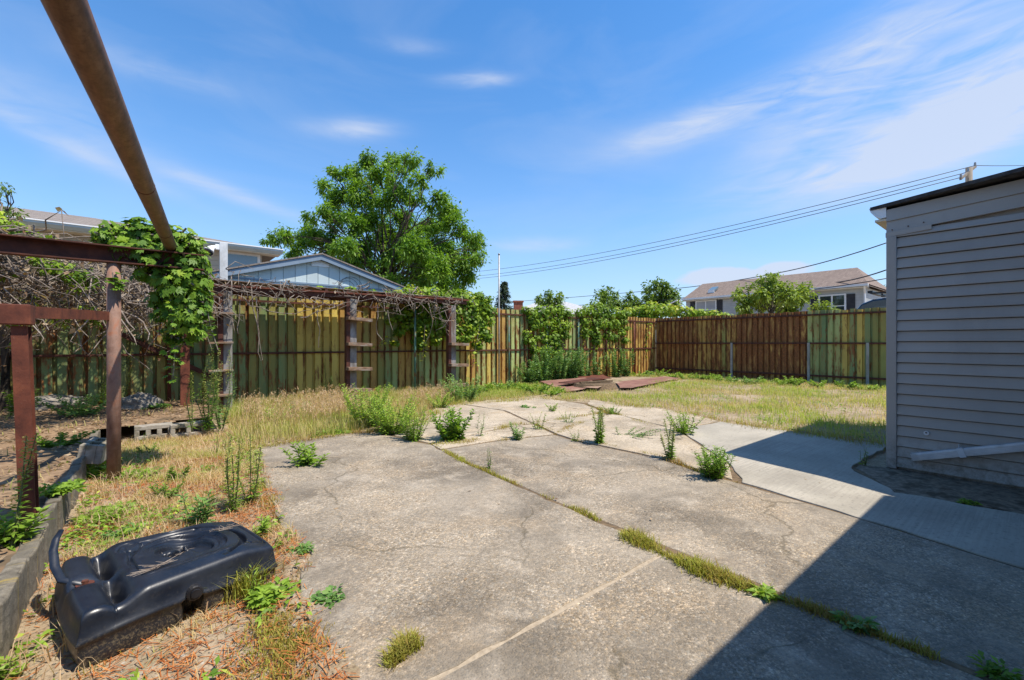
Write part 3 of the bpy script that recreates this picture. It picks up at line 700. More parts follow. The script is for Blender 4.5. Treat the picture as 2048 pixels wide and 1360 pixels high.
# ================================================================== REAR CANOPY with shelf posts
CY = 10.2
can = thing('rusty_canopy', 'rusty steel canopy frame with vines along the long fence', 'canopy', (0,CY,0))
MB().obox((.45,0,2.40),(6.75,0,2.47), .07, .11).build('beam', M['rust_dark'], can, bevel=.005)
MB().obox((.45,-.05,2.455),(6.8,-.05,2.53), .05, .035).build('angle_iron', M['rust'], can)
MB().obox((.6,.82,2.40),(6.7,.82,2.46), .06, .08).build('beam', M['rust_dark'], can)
for x in np.arange(.7, 6.8, .47):
    MB().obox((x,.03,2.50+.01*(x-.5)),(x,.86+.06*random.random(),2.49+.01*(x-.5)), .06, .05).build('rafter', M['rust_dark'], can)
for j in range(6):
    y0 = .06 + j*.137; MB().box(.5, 6.7, y0, y0+.135, 2.575+.002*j, 2.590+.002*j).build('roof_board', M['wood'], can)
for px_, nm in ((455,'left'), (705,'mid'), (905,'right')):
    p = atY(px_, 700, CY)
    cb = MB().box(p.x-.075, p.x+.075, -.06, .06, -.1, 2.36)
    cb.build('post', M['grey_wash'], can, bevel=.006)
    MB().box(p.x-.16, p.x-.078, -.07, .07, -.1, 2.36).build('post', M['rust_dark'], can)
    for k, v in enumerate({455:(628,686,741,790), 705:(638,688,738,780), 905:(637,688,730,770)}[px_]):
        if px_ == 905 and k == 0: continue
        z = atY(px_, v, CY-.1).z
        if px_ == 455: w = MB().obox((p.x-.32,-.14,z),(p.x+.07,-.14,z+.01), .2, .035)
        else: w = MB().obox((p.x-.17,-.14,z+rr.uniform(0,.02)),(p.x+.38,-.14,z-rr.uniform(.0,.03)), .19, .075)
        w.build('shelf_board', M['wood'], can, bevel=.004)
p = atY(370, 700, CY); MB().box(p.x-.07, p.x+.07, -.05, .05, -.1, 2.30).build('post', M['rust'], can)
p = atY(830, 700, CY+.5); MB().tube([(p.x,.5,-.1),(p.x,.5,2.4)], .03, 10).build('post', M['green_post'], can, smooth=True)

# ------------------------------------------------------------------ kerb of blocks
kerb = thing('block_kerb', 'low kerb of stained concrete blocks edging the raised bed', 'kerb', (-.55,0,0))
y = 1.1; i = 0
while y < 7.9:
    L = .55 + rr.uniform(-.08,.1); dz = rr.uniform(-.02,.015); dx = rr.uniform(-.012,.012)
    w = wob([(-.03+dx,y),(.045+dx,y),(.045+dx,y+L-.014),(-.03+dx,y+L-.014)], .012, .07)
    MB().prism(w, -.1, lambda p: (.215+dz+.022*float(vnoise(p[0]*9, p[1]*9)))).build('block', M['kerb'], kerb, bevel=.01); y += L
def cinder(loc, rz, label, rx=0.0, ry=0.0, L=.42, cells=2):
    t = thing('cinder_block', label, 'cinder block', loc, rz, 'loose concrete blocks by the bed'); t.rotation_euler = (rx, ry, rz)
    w = MB(); D, H_ = .19, .19; e = .055; 
    w.box(-L/2, L/2, -D/2, -D/2+e, 0, H_); w.box(-L/2, L/2, D/2-e, D/2, 0, H_)
    for k in range(cells+1):
        x = -L/2 + (L-e)*k/cells; w.box(x, x+e, -D/2+e, D/2-e, 0.001, H_-.001)
    w.build('shell', M['block'], t, bevel=.006); return t
p = gp(307, 877); cinder((p.x, p.y+.12, .10), 0.02, 'grey hollow block lying on its side at the bed edge', rx=math.radians(90), cells=3)
p = gp(372, 872); cinder((p.x+.02, p.y+.14, .09), .05, 'hollow block half hidden by tall weeds at the bed edge', rx=math.radians(90), cells=2)
p = gp(188, 925, .12); cinder((p.x, p.y+.1, .13), 1.4, 'loose hollow block tilted on the kerb behind the round post', rx=.15, cells=2)
def rock(u, v, z, sx, sy, sz, label, seed):
    p = gp(u, v, z); n_ = 18; V = []; Fq = []
    for i in range(n_+1):
        th = math.pi*i/n_
        for j in range(2*n_):
            ph = math.pi*j/n_; d = np.array([math.sin(th)*math.cos(ph), math.sin(th)*math.sin(ph), math.cos(th)])
            r = 1 + .22*float(vnoise(d[0]*2+seed, d[1]*2+d[2]*2, 1.6, seed)) + .08*float(vnoise(d[0]*6+seed, d[1]*6-d[2]*5, 1.6, seed))
            V.append((d[0]*sx*r, d[1]*sy*r, max(d[2],-.4)*sz*r))
    for i in range(n_):
        for j in range(2*n_): Fq.append((i*2*n_+j, (i+1)*2*n_+j, (i+1)*2*n_+(j+1)%(2*n_), i*2*n_+(j+1)%(2*n_)))
    o = array_mesh('rock', V, Fq, M['rock'], smooth=False); o.location = (p.x, p.y, z+sz*.25); return tag(o, label, 'rock')
rock(105, 815, BED_Z, .5, .32, .18, 'broad pale broken concrete lump at the far left fence', 1.0)
rock(280, 815, BED_Z, .30, .26, .2, 'small grey rock in the shade behind the round post', 4.0)

# ------------------------------------------------------------------ rusty sheets by the corner
def sheet(pts, z, label, tilt=(0,0), mat='sheet', th=.008):
    P = [gp(*a) for a in pts]; cx = sum(p.x for p in P)/len(P); cy = sum(p.y for p in P)/len(P)
    poly = wob([(p.x, p.y) for p in P], .05, .3)
    mb = MB(); n_ = len(poly)
    for dz in (0, th):
        for p in poly: mb.v.append((p[0]-cx, p[1]-cy, dz + (p[0]-cx)*tilt[0] + (p[1]-cy)*tilt[1]))
    mb.f = [tuple(range(n_))[::-1], tuple(range(n_, 2*n_))] + [(i, (i+1)%n_, n_+(i+1)%n_, n_+i) for i in range(n_)]
    o = mb.build('metal_sheet', M[mat]); o.location = (cx, cy, z); return tag(o, label, 'metal sheet', 'rusty sheets lying by the back corner')
sheet([(1080,768),(1170,762),(1205,776),(1135,785)], .07, 'red rusty sheet lying nearest the fence weeds, left of the dark hollow', (.02,.02))
sheet([(1150,760),(1205,757),(1222,763),(1165,768)], .12, 'bent rusty sheet tilted up over the dark hollow', (.02,.03), 'rust')
sheet([(1240,780),(1232,768),(1330,756),(1358,760),(1265,780)], .06, 'long flat red sheet stretching right towards the back fence', (.0,.0))
sheet([(1168,781),(1200,774),(1212,777),(1195,783)], .10, 'small rusty sheet in front of the dark hollow', (.03,.0))
pit = thing('rubble_hollow', 'dark burnt hollow between the rusty sheets near the corner', 'hollow', gp(1188,772,.05))
MB().tube([(0,0,-.1),(0,0,.10)], [.75,.62], 14).build('ash', M['soil'], pit)  # low dark mound in place of the hollow
MB().obox((-.8,.5,.10),(.9,.62,.16), .4, .02).build('charred_board', M['rust_dark'], pit)
MB().obox((-.5,.1,.12),(.4,-.35,.16), .16, .04).build('charred_board', M['soil'], pit)
# ================================================================== NEIGHBOUR BUILDINGS
# beige house behind the long fence
HY = 17.0
nb = thing('house', 'beige sided house with blue grey gutter behind the left fence', 'house', (0,HY,0))
xr = atY(546, 600, HY).x; EZ = 4.42
MB().box(-16, xr-.35, 0, 9, -.1, EZ-.05).build('wall', M['siding_beige'], nb)
MB().box(-16.4, xr+.15, -.42, 0, EZ-.09, EZ-.05).build('soffit', M['soffit'], nb)
w = MB(); w.prism([(-.42,EZ-.06),(-.45,EZ-.06),(-.55,EZ+.02),(-.56,EZ+.10),(-.42,EZ+.10)], -16.4, xr+.2, ax=0); w.build('gutter', M['gutter'], nb)
MB().box(-16.4, xr+.21, -.575, -.561, EZ+.075, EZ+.105).build('gutter_lip', M['white'], nb)
mb = MB(); mb.v = [(-16.5,-.46,EZ+.06),(xr+.25,-.46,EZ+.06),(xr+.25,9.4,EZ+.06),(-16.5,9.4,EZ+.06),(-12,4.4,EZ+1.35),(xr-4.8,4.4,EZ+1.35)]
mb.f = [(0,1,5,4),(1,2,5),(2,3,4,5),(3,0,4),(0,3,2,1)]; mb.build('roof', M['shingle'], nb)
wx0, wx1 = atY(455,520,HY).x, atY(514,520,HY).x; wz1 = atY(485,511,HY).z
wf = MB().box(wx0-.07, wx1+.09, -.05, -.002, 2.9, wz1+.1).build('window_frame', M['white'], nb)
MB().box(wx0, wx1, -.07, -.052, 3.0, wz1).build('pane', M['skylight_glass'], wf)
MB().box(xr-.44, xr-.345, -.03, .1, 0, EZ-.1).build('corner_trim', M['siding_beige'], nb)

# blue grey gable garage
GYw = 13.0
gg = thing('garage', 'pale blue grey gabled garage with vertical boards over the canopy', 'garage', (3.70,GYw,0))
hw = 2.54; ez, pz = 3.06, 3.80
MB().prism([(-hw+.12,-.1),(hw-.12,-.1),(hw-.12,ez-.05),(0,pz-.08),(-hw+.12,ez-.05)], .03, 6.0, ax=1).build('wall', M['t111'], gg)
bw = .295; x = -hw+.13
while x < hw-.13:
    x1 = min(x+bw-.014, hw-.13)
    def zt(x_): return pz-.07 - abs(x_)*(pz-ez)/hw
    poly = [(x,1.8),(x1,1.8),(x1,zt(x1))] + ([(0,zt(0))] if x < 0 < x1 else []) + [(x,zt(x))]
    MB().prism(poly, -.0, .028, ax=1).build('board', M['t111'], gg); x += bw
MB().box(-hw+.1, hw-.1, -.022, -.003, ez-.09, ez-.045).build('band', M['t111d'], gg)
for s in (-1, 1):
    MB().prism([(0,pz+.02),(s*(hw+.08),ez-.03),(s*(hw+.08),ez-.17),(0,pz-.13)], -.16, -.12, ax=1).build('fascia', M['t111d'], gg)
    MB().prism([(0,pz+.06),(s*(hw+.12),ez+.01),(s*(hw+.12),ez-.028),(0,pz+.022)], -.19, 6.2, ax=1).build('roof', M['shingle'], gg)
    MB().prism([(0,pz-.03),(s*(hw+.06),ez-.075),(s*(hw+.06),ez-.10),(0,pz-.06)], -.118, -.005, ax=1).build('soffit', M['t111d'], gg)
MB().prism([(-.24,pz-.30),(.24,pz-.30),(.24,pz-.2),(0,pz-.12),(-.24,pz-.2)], -.022, -.003, ax=1).build('vent_panel', M['white'], gg)
MB().box(hw-.16, hw+.06, -.14, -.122, ez-.22, ez-.06).build('corner_piece', M['white'], gg)
w = MB()
for r_, cx_ in ((.30,.78), (.22,.74), (.34,.86)):
    w.tube([(cx_+math.cos(t)*r_, -.035, 2.95+math.sin(t)*r_) for t in np.linspace(.0, 2*math.pi, 30)], .006, 5, caps=False)
w.build('hanging_cable', M['wire'], gg)
# picket fence tips in front of the garage
pk = thing('picket_fence', 'row of grey pointed pickets just behind the canopy beam', 'picket fence', (0,12.1,0))
pmesh = MB().prism([(-.05,0),(.05,0),(.05,2.66),(0,2.76),(-.05,2.66)], 0, .02, ax=1).mesh('picket'); pmesh.materials.append(M['grey_post'])
for k, x in enumerate(np.arange(1.5, 5.6, .155)): inst('picket', pmesh, pk, (x, 0, rr.uniform(-.02,.02)))
for z in (.6, 2.2): MB().box(1.4, 5.7, .022, .06, z, z+.09).build('rail', M['grey_post'], pk)

# floodlight on white post
fp = atY(447, 560, 11.62)
fl = thing('floodlight_post', 'peeling white post with a floodlight at its top beside the garage', 'light post', (fp.x,fp.y,0))
MB().box(-.075, .075, -.05, .05, -.1, 3.58).build('post', M['white_old'], fl, bevel=.005)
MB().box(-.16, -.077, -.05, .03, 3.40, 3.52).build('junction_box', M['white'], fl, bevel=.01)
lamp = MB().tube([(-.17,-.05,3.45),(-.22,-.10,3.42),(-.27,-.16,3.36),(-.30,-.20,3.30)], [.04,.05,.085,.115], 16).build('floodlight', M['white'], fl, smooth=True)
MB().tube([(-.300,-.200,3.299),(-.306,-.208,3.287)], [.10,.095], 16).build('lens', M['glass'], lamp)

# grey house with shutters behind the back fence
HX = 32.0
rh = thing('house', 'grey house with brown roof, skylight and black shutters behind the back fence', 'house', (HX,0,0))
ya, yb = atX(1372, 600, HX).y, atX(1728, 600, HX).y; ez = 4.62; rz = 6.25
MB().box(0, 5.6, yb, ya, -.1, ez).build('wall', M['siding_grey_far'], rh)
mb = MB(); ye0, ye1 = 6.46, 17.85
for dz in (0, .1):
    mb.v += [(-.35,ye0,ez+dz), (-.35,ye1,ez+dz), (2.7,17.8,rz-.2+dz), (2.7,7.65,rz-.2+dz), (6.0,17.85,ez+dz), (6.0,ye0,ez+dz)]
mb.f = [(0,1,2,3),(3,2,4,5),(6,7,8,9),(9,8,10,11),(0,3,5),(1,2,4),(6,9,11),(7,8,10),(0,1,7,6),(4,5,11,10)]
mb.build('roof', M['shingle_brown'], rh)
MB().prism([(-.35,ez),(-.47,ez+.0),(-.47,ez+.13),(-.35,ez+.13)], 6.46, 17.85, ax=1).build('gutter', M['white'], rh)
MB().box(-.34, .0, 6.5, 17.8, ez-.06, ez-.02).build('soffit', M['white'], rh)
MB().tube([(-.40,ya+.3,ez),(-.1,ya+.3,ez-.5),(-.06,ya+.3,0)], .05, 8).build('downspout', M['white'], rh)
MB().tube([(-.40,ya+.5,ez+.05),(-.45,ya+1.5,ez-.35),(-.45,ya+1.7,ez-.45),(-.45,ya+1.7,0)], .05, 8).build('downspout', M['white'], rh)
MB().tube([(-.40,yb-.1,ez),(-.1,yb-.05,ez-.4),(-.06,yb-.05,0)], .05, 8).build('downspout', M['white'], rh)
for (u0, u1, v0) in ((1394,1431,603), (1641,1689,592)):
    y1, y0 = atX(u0, 600, HX).y, atX(u1, 600, HX).y; zt_ = atX((u0+u1)/2, v0, HX).z; zb = zt_-1.25
    wf = MB().box(-.07, -.003, y0-.09, y1+.09, zb-.1, zt_+.09).build('window', M['white'], rh)
    ym = (y0+y1)/2
    for (a_, b_) in ((y0, ym-.05), (ym+.05, y1)):
        MB().box(-.09, -.072, a_, b_, (zb+zt_)/2+.03, zt_).build('pane', M['blind'] if u0 < 1500 else M['glass'], wf)
        MB().box(-.09, -.072, a_, b_, zb, (zb+zt_)/2-.03).build('pane', M['glass'], wf)
    for (a_, b_) in ((y0-.52, y0-.12), (y1+.12, y1+.52)):
        MB().box(-.05, -.004, a_, b_, zb-.05, zt_+.05).build('shutter', M['shutter'], rh)
def roof_pt(u, v):   # on the slope facing the yard
    P0 = Vector((HX-.35, 0, ez+.12)); nrm = Vector((-(rz-.2-ez), 0, 3.05)).normalized(); r = ray(u, v); t = (P0-CAM).dot(nrm)/r.dot(nrm); return CAM + r*t - Vector((HX,0,0))
a_, b_ = roof_pt(1416,586), roof_pt(1437,578)
w = MB().obox(a_+Vector((0,0,.1)), Vector((a_.x, b_.y, a_.z))+Vector((0,0,.1)), .05, .22)
sk = w.build('skylight', M['white'], rh); q_ = [a_, Vector((a_.x,b_.y,a_.z)), Vector((b_.x,b_.y,b_.z)), Vector((b_.x,a_.y,b_.z))]
mb = MB()
for dz in (.05,.2):
    for p in q_: mb.v.append(tuple(p+Vector((0,0,dz))))
mb.f = [(0,1,2,3),(4,5,6,7),(0,1,5,4),(1,2,6,5),(2,3,7,6),(3,0,4,7)]; mb.build('pane', M['skylight_glass'], sk)

# distant pale hip roof and brick chimney
c0 = pd(1105, 690, 48); fh = thing('house', 'distant low house with pale grey hip roof beyond the long fence', 'house', (c0.x,c0.y,0), -.6)
MB().box(-6, 6, -4, 4, -.1, 4.0).build('wall', M['siding_grey_far'], fh)
mb = MB(); mb.v = [(-6.5,-4.5,3.95),(6.5,-4.5,3.95),(6.5,4.5,3.95),(-6.5,4.5,3.95),(-1.5,0,5.85),(1.5,0,5.85)]
mb.f = [(0,1,5,4),(1,2,5),(2,3,4,5),(3,0,4),(0,3,2,1)]; mb.build('roof', M['shingle_pale'], fh)
c1 = pd(1037, 690, 42); ch = thing('chimney_house', 'distant house of which only a red brick chimney shows above the fence', 'house', (c1.x,c1.y,0), -.6)
MB().box(-5, 2, .6, 6, -.1, 3.4).build('wall', M['siding_grey_far'], ch)
mb = MB(); mb.v = [(-5.4,.3,3.4),(2.4,.3,3.4),(2.4,6.3,3.4),(-5.4,6.3,3.4),(-5.4,3.3,4.3),(2.4,3.3,4.3)]; mb.f = [(0,1,5,4),(2,3,4,5),(1,2,5),(3,0,4),(0,3,2,1)]; mb.build('roof', M['shingle'], ch)
MB().box(-.42, .42, 0, .58, -.1, 5.25).build('chimney', M['brick'], ch); MB().box(-.5, .5, -.06, .64, 5.25, 5.4).build('chimney_cap', M['brick'], ch)

# dark van parked behind the back fence
vy1 = atX(1700, 600, 19.3).y; van = thing('parked_van', 'dark van with roof rack showing above the back fence by the shed', 'van', (20.2, vy1, .10))
prof = [(-5.0,.35),(0,.35),(.0,1.3),(-.03,1.9),(-.12,2.35),(-.30,2.62),(-.62,2.76),(-1.4,2.84),(-3.2,2.88),(-4.9,2.86),(-5.0,2.7)]
o = MB().prism(prof, -.9, .9, ax=0).build('body', M['car'], van, bevel=.07)
MB().prism([(-.34,1.75),(-.50,2.36),(-.72,2.50),(-1.7,2.56),(-4.6,2.58),(-4.7,1.75)], -.915, -.902, ax=0).build('window', M['glass'], van)
for yy in (-.9, -4.1):
    for xx in (-.8, .8):
        wh = MB().tube([(xx-.11,yy,.34),(xx+.11,yy,.34)], .35, 20).build('wheel', M['tyre'], van); MB().tube([(xx-.13,yy,.34),(xx+.13,yy,.34)], .2, 16).build('rim', M['galv'], wh)
w = MB(); w.box(-.8,-.74,-4.6,-.55,2.96,3.01); w.box(.74,.8,-4.6,-.55,2.96,3.01)
for yy in (-.9,-1.9,-2.9,-3.9): w.box(-.8,.8,yy,yy+.06,2.90,2.95)
w.box(-.82,.82,-.62,-.48,2.99,3.07); w.build('roof_rack', M['plastic_dark'], van)
MB().box(-.7,.6,-3.6,-1.75,2.93,3.02).build('red_cargo', M['red'], van)

# ------------------------------------------------------------------ utility pole and wires
pb = pd(1938, 686, 27); up_ = thing('utility_pole', 'wooden utility pole with slanting crossarm above the shed roof', 'utility pole', (pb.x,pb.y,0))
zt_ = pd(1938, 336, 27).z
MB().tube([(0,0,-.2),(0,0,zt_)], [.22,.16], 14).build('pole', M['pole_wood'], up_, smooth=True)
fw = Vector((S1, C1, 0)); rt = Vector((C1, -S1, 0))
a_ = pd(1921,358,26.2)-Vector((pb.x,pb.y,0)); b_ = pd(1951,333,27.6)-Vector((pb.x,pb.y,0))
MB().obox(a_, b_, .1, .13).build('crossarm', M['pole_wood'], up_)
for t in (.03, .5, .97):
    p = a_.lerp(b_, t); MB().tube([p+Vector((0,0,.05)), p+Vector((0,0,.28))], [.07,.05], 8).build('insulator', M['galv'], up_)
def wire(pts, r, label, sag=.0, group='overhead wires'):
    P = []
    for i in range(len(pts)-1):
        a, b = Vector(pts[i]), Vector(pts[i+1])
        for k in range(14):
            t = k/14; p = a.lerp(b, t); p.z -= sag*4*t*(1-t); P.append(p)
    P.append(Vector(pts[-1]))
    o = MB().tube([p-P[0] for p in P], r, 6).build('overhead_wire', M['wire'], smooth=True); o.location = P[0]
    return tag(o, label, 'wire', group)
wire([pd(1950,331,27.6), pd(945,544,64)], .022, 'topmost thin wire running from the utility pole down to the left', .9)
wire([pd(1936,344,27), pd(945,553,64)], .022, 'middle thin wire of the three running left from the utility pole', .9)
wire([pd(1921,355,26.2), pd(945,558,64)], .022, 'lowest of the three thin wires running left from the utility pole', .9)
wire([pd(1950,331,27.6), pd(2120,326,40)], .02, 'thin wire leaving the pole top towards the right edge', .1)
wire([pd(1772,486,24), pd(1560,545,30), pd(1340,578,42), pd(960,607,90)], .03, 'heavy black cable sloping from shed corner over the grey house roof', .12)
wire([pd(1772,540,24), pd(1640,568,28), pd(1250,603,60)], .035, 'black cable crossing the right end of the grey house roof', .15)
wire([pd(1772,557,24), pd(1500,588,30), pd(1000,617,70)], .028, 'lowest black cable in front of the grey house roof', .15)

# ================================================================== TREES
def limb_path(a, b, k=5, wig=.06):
    a = Vector(a); b = Vector(b); L = (b-a).length; P = []
    for i in range(k+1):
        t = i/k; p = a.lerp(b, t); s = math.sin(t*math.pi)
        P.append(p + Vector((random.gauss(0,wig), random.gauss(0,wig), random.gauss(0,wig)*.5 + .12*s))*L*s)
    return P
def tree(name, label, cat, base, trunk_top, lobes, depth_half, leafmat, leaf, n_per, trunk_r=.18, group=None, bark='bark', seed=0, wl=.5):
    """lobes: list of (world point, radius)"""
    global RNG
    RNG = np.random.default_rng(100+seed); random.seed(seed)
    t = thing(name, label, cat, base, group=group); B = Vector(base)
    w = MB(); tt = Vector(trunk_top)-B
    w.tube([Vector((0,0,-.2)), tt*.5+Vector((.03,.03,0)), tt], [trunk_r*1.25, trunk_r, trunk_r*.8], 10, caps=False)
    for (p, r) in lobes:
        q_ = Vector(p)-B; st = tt*random.uniform(.75,1.0); L = (q_-st).length
        P = limb_path(st, q_, 5); rr_ = max(.012, min(trunk_r*.36, .008*L+.009))
        w.tube(P, [rr_*(1-.75*i/5) for i in range(6)], 6, caps=False)
        for k in range(2):
            e = q_ + Vector(rdir(1)[0])*r*.8; w.tube(limb_path(P[3], e, 3), [rr_*.45, rr_*.35, rr_*.25, rr_*.12], 5, caps=False)
    w.build('trunk', M[bark], t, smooth=True)
    lv = Leaves(); cen = np.mean([np.array(p) for p, r in lobes], 0)
    for (p, r) in lobes:
        p = np.array(p)-np.array(B); nsub = max(4, int(9*wl*2)); n_ = int(n_per*(r**2)*1.0)
        subs = rdir(nsub)*(r*RNG.uniform(.25,.95,(nsub,1)))*np.array([1,1,.85])
        tone = RNG.uniform(.15,.85,nsub)
        k = RNG.integers(0, nsub, n_)
        off = RNG.normal(0,1,(n_,3)); P = p + subs[k]*1.12 + off*r*RNG.choice([.16,.24,.36],(n_,1))
        out = unit(subs[k]+off*r*.3 + 1e-6); D = unit(out*.8 + rdir(n_)*.8 + np.array([0,0,-.15]))
        lv.add(P, D, RNG.uniform(.7,1.3,n_)*leaf, RNG.uniform(.7,1.2,n_)*leaf*wl, np.clip(tone[k]+RNG.normal(0,.18,n_),0,1), droop=.3)
    lv.build('crown', M[leafmat], t); return t
def lobes_px(L, d0, half, seed):
    g = np.random.default_rng(seed); us = [a[0] for a in L]; uc = sum(us)/len(us); uw = (max(us)-min(us))/2; out = []
    vs_ = [a[1] for a in L]; vc = sum(vs_)/len(vs_); vh = (max(vs_)-min(vs_))/2
    for (u, v, r) in L:
        e = math.sqrt(max(.1, 1-((u-uc)/(uw*1.1))**2 - .5*((v-vc)/(vh*1.1))**2)); dd = g.uniform(-1,1)*half*e
        d = d0+dd; out.append((pd(u, v, d), r/F*d))
    return out
big = [(740,315,20),(785,325,22),(825,315,20),(868,335,16),(663,340,12),(690,352,20),(720,345,22),(760,350,28),(800,360,28),(838,360,18),(655,378,20),(680,392,26),(715,385,28),
 (750,395,30),(790,400,32),(830,395,20),(872,400,24),(885,420,26),(642,420,20),(622,432,14),(670,430,28),(700,450,32),(740,440,32),(780,450,34),(820,440,30),(860,450,32),(902,425,20),
 (912,460,28),(940,470,22),(957,490,20),(962,515,16),(560,475,22),(537,480,12),(590,475,24),(620,465,28),(650,470,30),(690,490,32),(730,490,32),(780,500,34),(830,500,36),(870,500,36),
 (910,500,30),(935,520,26),(600,500,24),(650,505,26),(720,530,30),(770,540,34),(820,545,38),(860,550,38),(900,545,34),(930,550,24),(860,585,34),(900,580,30),(928,590,18),(820,580,30),(780,570,30),
 (700,515,30),(760,470,30),(805,475,30),(845,475,30),(840,520,30),(880,540,30)]
tb = pd(775, 690, 20)
tree('broadleaf_tree', 'large spreading green tree towering behind the blue grey garage', 'tree', (tb.x,tb.y,0), pd(772,545,20), [(p, r*.9) for p, r in lobes_px(big,20,3.0,1)], 3, 'leaf_tree', .17, 3500, .22, seed=1, wl=.42)
def small_tree(label, L, d, leafmat, leaf, n_per, half=1.2, seed=2, name='broadleaf_tree', group='small trees beyond the fences', top=None):
    uc = sum(a[0] for a in L)/len(L); vb = max(a[1] for a in L); b = pd(uc, 690, d)
    return tree(name, label, 'tree', (b.x,b.y,0), pd(uc, vb, d), lobes_px(L,d,half,seed), half, leafmat, leaf, n_per, .12, group, seed=seed)
small_tree('small tree with rounded tufts above the distant pale hip roof', [(1097,588,7),(1085,597,9),(1105,600,12),(1118,590,7),(1122,598,6),(1094,603,10),(1100,582,4),(1075,602,6),(1108,610,16)], 44, 'leaf_tree2', .34, 560, 1.0, 3)
small_tree('dark green tree left of the twin rounded trees over the vine covered fence', [(1215,582,9),(1205,592,12),(1222,594,13),(1195,604,14),(1230,606,14),(1210,610,16),(1242,612,9)], 40, 'leaf_tree2', .34, 560, 1.2, 4)
small_tree('narrow tree between the dark tree and the large rounded tree', [(1262,590,8),(1255,600,10),(1270,602,10),(1262,612,14),(1248,615,9),(1277,613,9)], 40, 'leaf_tree2', .34, 560, 1.0, 5)
small_tree('rounded green tree standing against the left end of the grey house', [(1303,572,12),(1318,568,12),(1332,575,12),(1345,585,11),(1310,588,16),(1330,592,18),(1350,600,12),(1300,600,12),(1320,608,20),(1345,612,16),(1295,614,10)], 38, 'leaf_tree2', .34, 560, 1.2, 6)
small_tree('light green tree in front of the grey house front wall', [(1540,556,9),(1550,566,16),(1530,572,16),(1570,575,16),(1515,588,18),(1545,590,22),(1580,592,20),(1560,608,24),(1525,606,20),(1500,600,14),(1483,606,13),(1475,592,9),(1600,580,12),(1612,572,9),(1605,598,12),(1480,578,7),(1490,617,14),(1620,590,8)], 24, 'leaf_lime', .2, 2000, 1.2, 7)
small_tree('small light green bush under the right window of the grey house', [(1640,612,11),(1628,618,10),(1655,616,10),(1668,622,7)], 23, 'leaf_lime', .16, 2000, .5, 8)
small_tree('green tree crown beside the grey house just left of the shed', [(1750,580,12),(1738,590,12),(1765,586,12),(1752,598,16),(1775,600,14)], 36, 'leaf_tree2', .3, 700, 1.2, 9)
small_tree('dark leafy branch at the far left edge above the dead vines', [(8,372,8),(20,378,9),(-8,376,10),(0,395,8),(12,414,9),(28,420,11),(42,430,8),(-10,420,14),(18,440,10),(-30,400,22)], 7.5, 'leaf_tree2', .06, 5200, .4, 10, group=None)
# conifer
cb_ = pd(1008, 690, 46); con = thing('conifer', 'dark pointed conifer beside the thin metal pole', 'tree', (cb_.x,cb_.y,0))
zt_ = pd(1008, 560, 46).z; MB().tube([(0,0,-.2),(0,0,zt_-.2)], [.25,.04], 8).build('trunk', M['bark'], con)
lv = Leaves(); RNG = np.random.default_rng(5)
for k in range(30):
    z = 1.5 + (zt_-1.6)*k/30; R_ = 1.9*(1-k/30.5)**.8
    for j in range(9):
        a_ = RNG.uniform(0,6.28); n_ = 34; t = RNG.uniform(.1,1,n_); rr_ = R_*RNG.uniform(.7,1.1)
        P = np.stack([np.cos(a_)*t*rr_, np.sin(a_)*t*rr_, z - .25*t*rr_ + .12*t*t*rr_ + 0*t],1) + RNG.normal(0,.06,(n_,3))
        lv.add(P, unit(np.array([math.cos(a_), math.sin(a_), -.1])+RNG.normal(0,.6,(n_,3))), .26, .07, np.clip(RNG.normal(.45,.25,n_),0,1))
lv.build('crown', M['needle'], con)

# ================================================================== VINES
def vine_leaves(lv, P, size, tone, nleaf=5, out=None):
    """palmate leaves: nleaf leaflets fanned about each point, plane facing outwards and up"""
    N = len(P); nrm = unit((out if out is not None else np.array([0,0,1.0])) + np.array([0,-.25,.5]) + RNG.normal(0,.45,(N,3)))
    ax = unit(np.cross(nrm, unit(RNG.normal(0,1,(N,3))))) ; ax = unit(ax + np.array([0,0,-.6])); ax = unit(ax - nrm*np.sum(ax*nrm,1,keepdims=True)); sd_ = np.cross(nrm, ax)
    var = np.clip(tone + RNG.normal(0,.16,N), 0, 1); sz = size*RNG.uniform(.6,1.25,N)
    for k in range(nleaf):
        a = (k-(nleaf-1)/2)*(2.0/max(nleaf-1,1)); D = ax*math.cos(a)+sd_*math.sin(a); L = sz*(1-.28*abs(a))
        lv.add(P, D, L, L*.5, var, droop=.18, up=nrm, fold=.1)
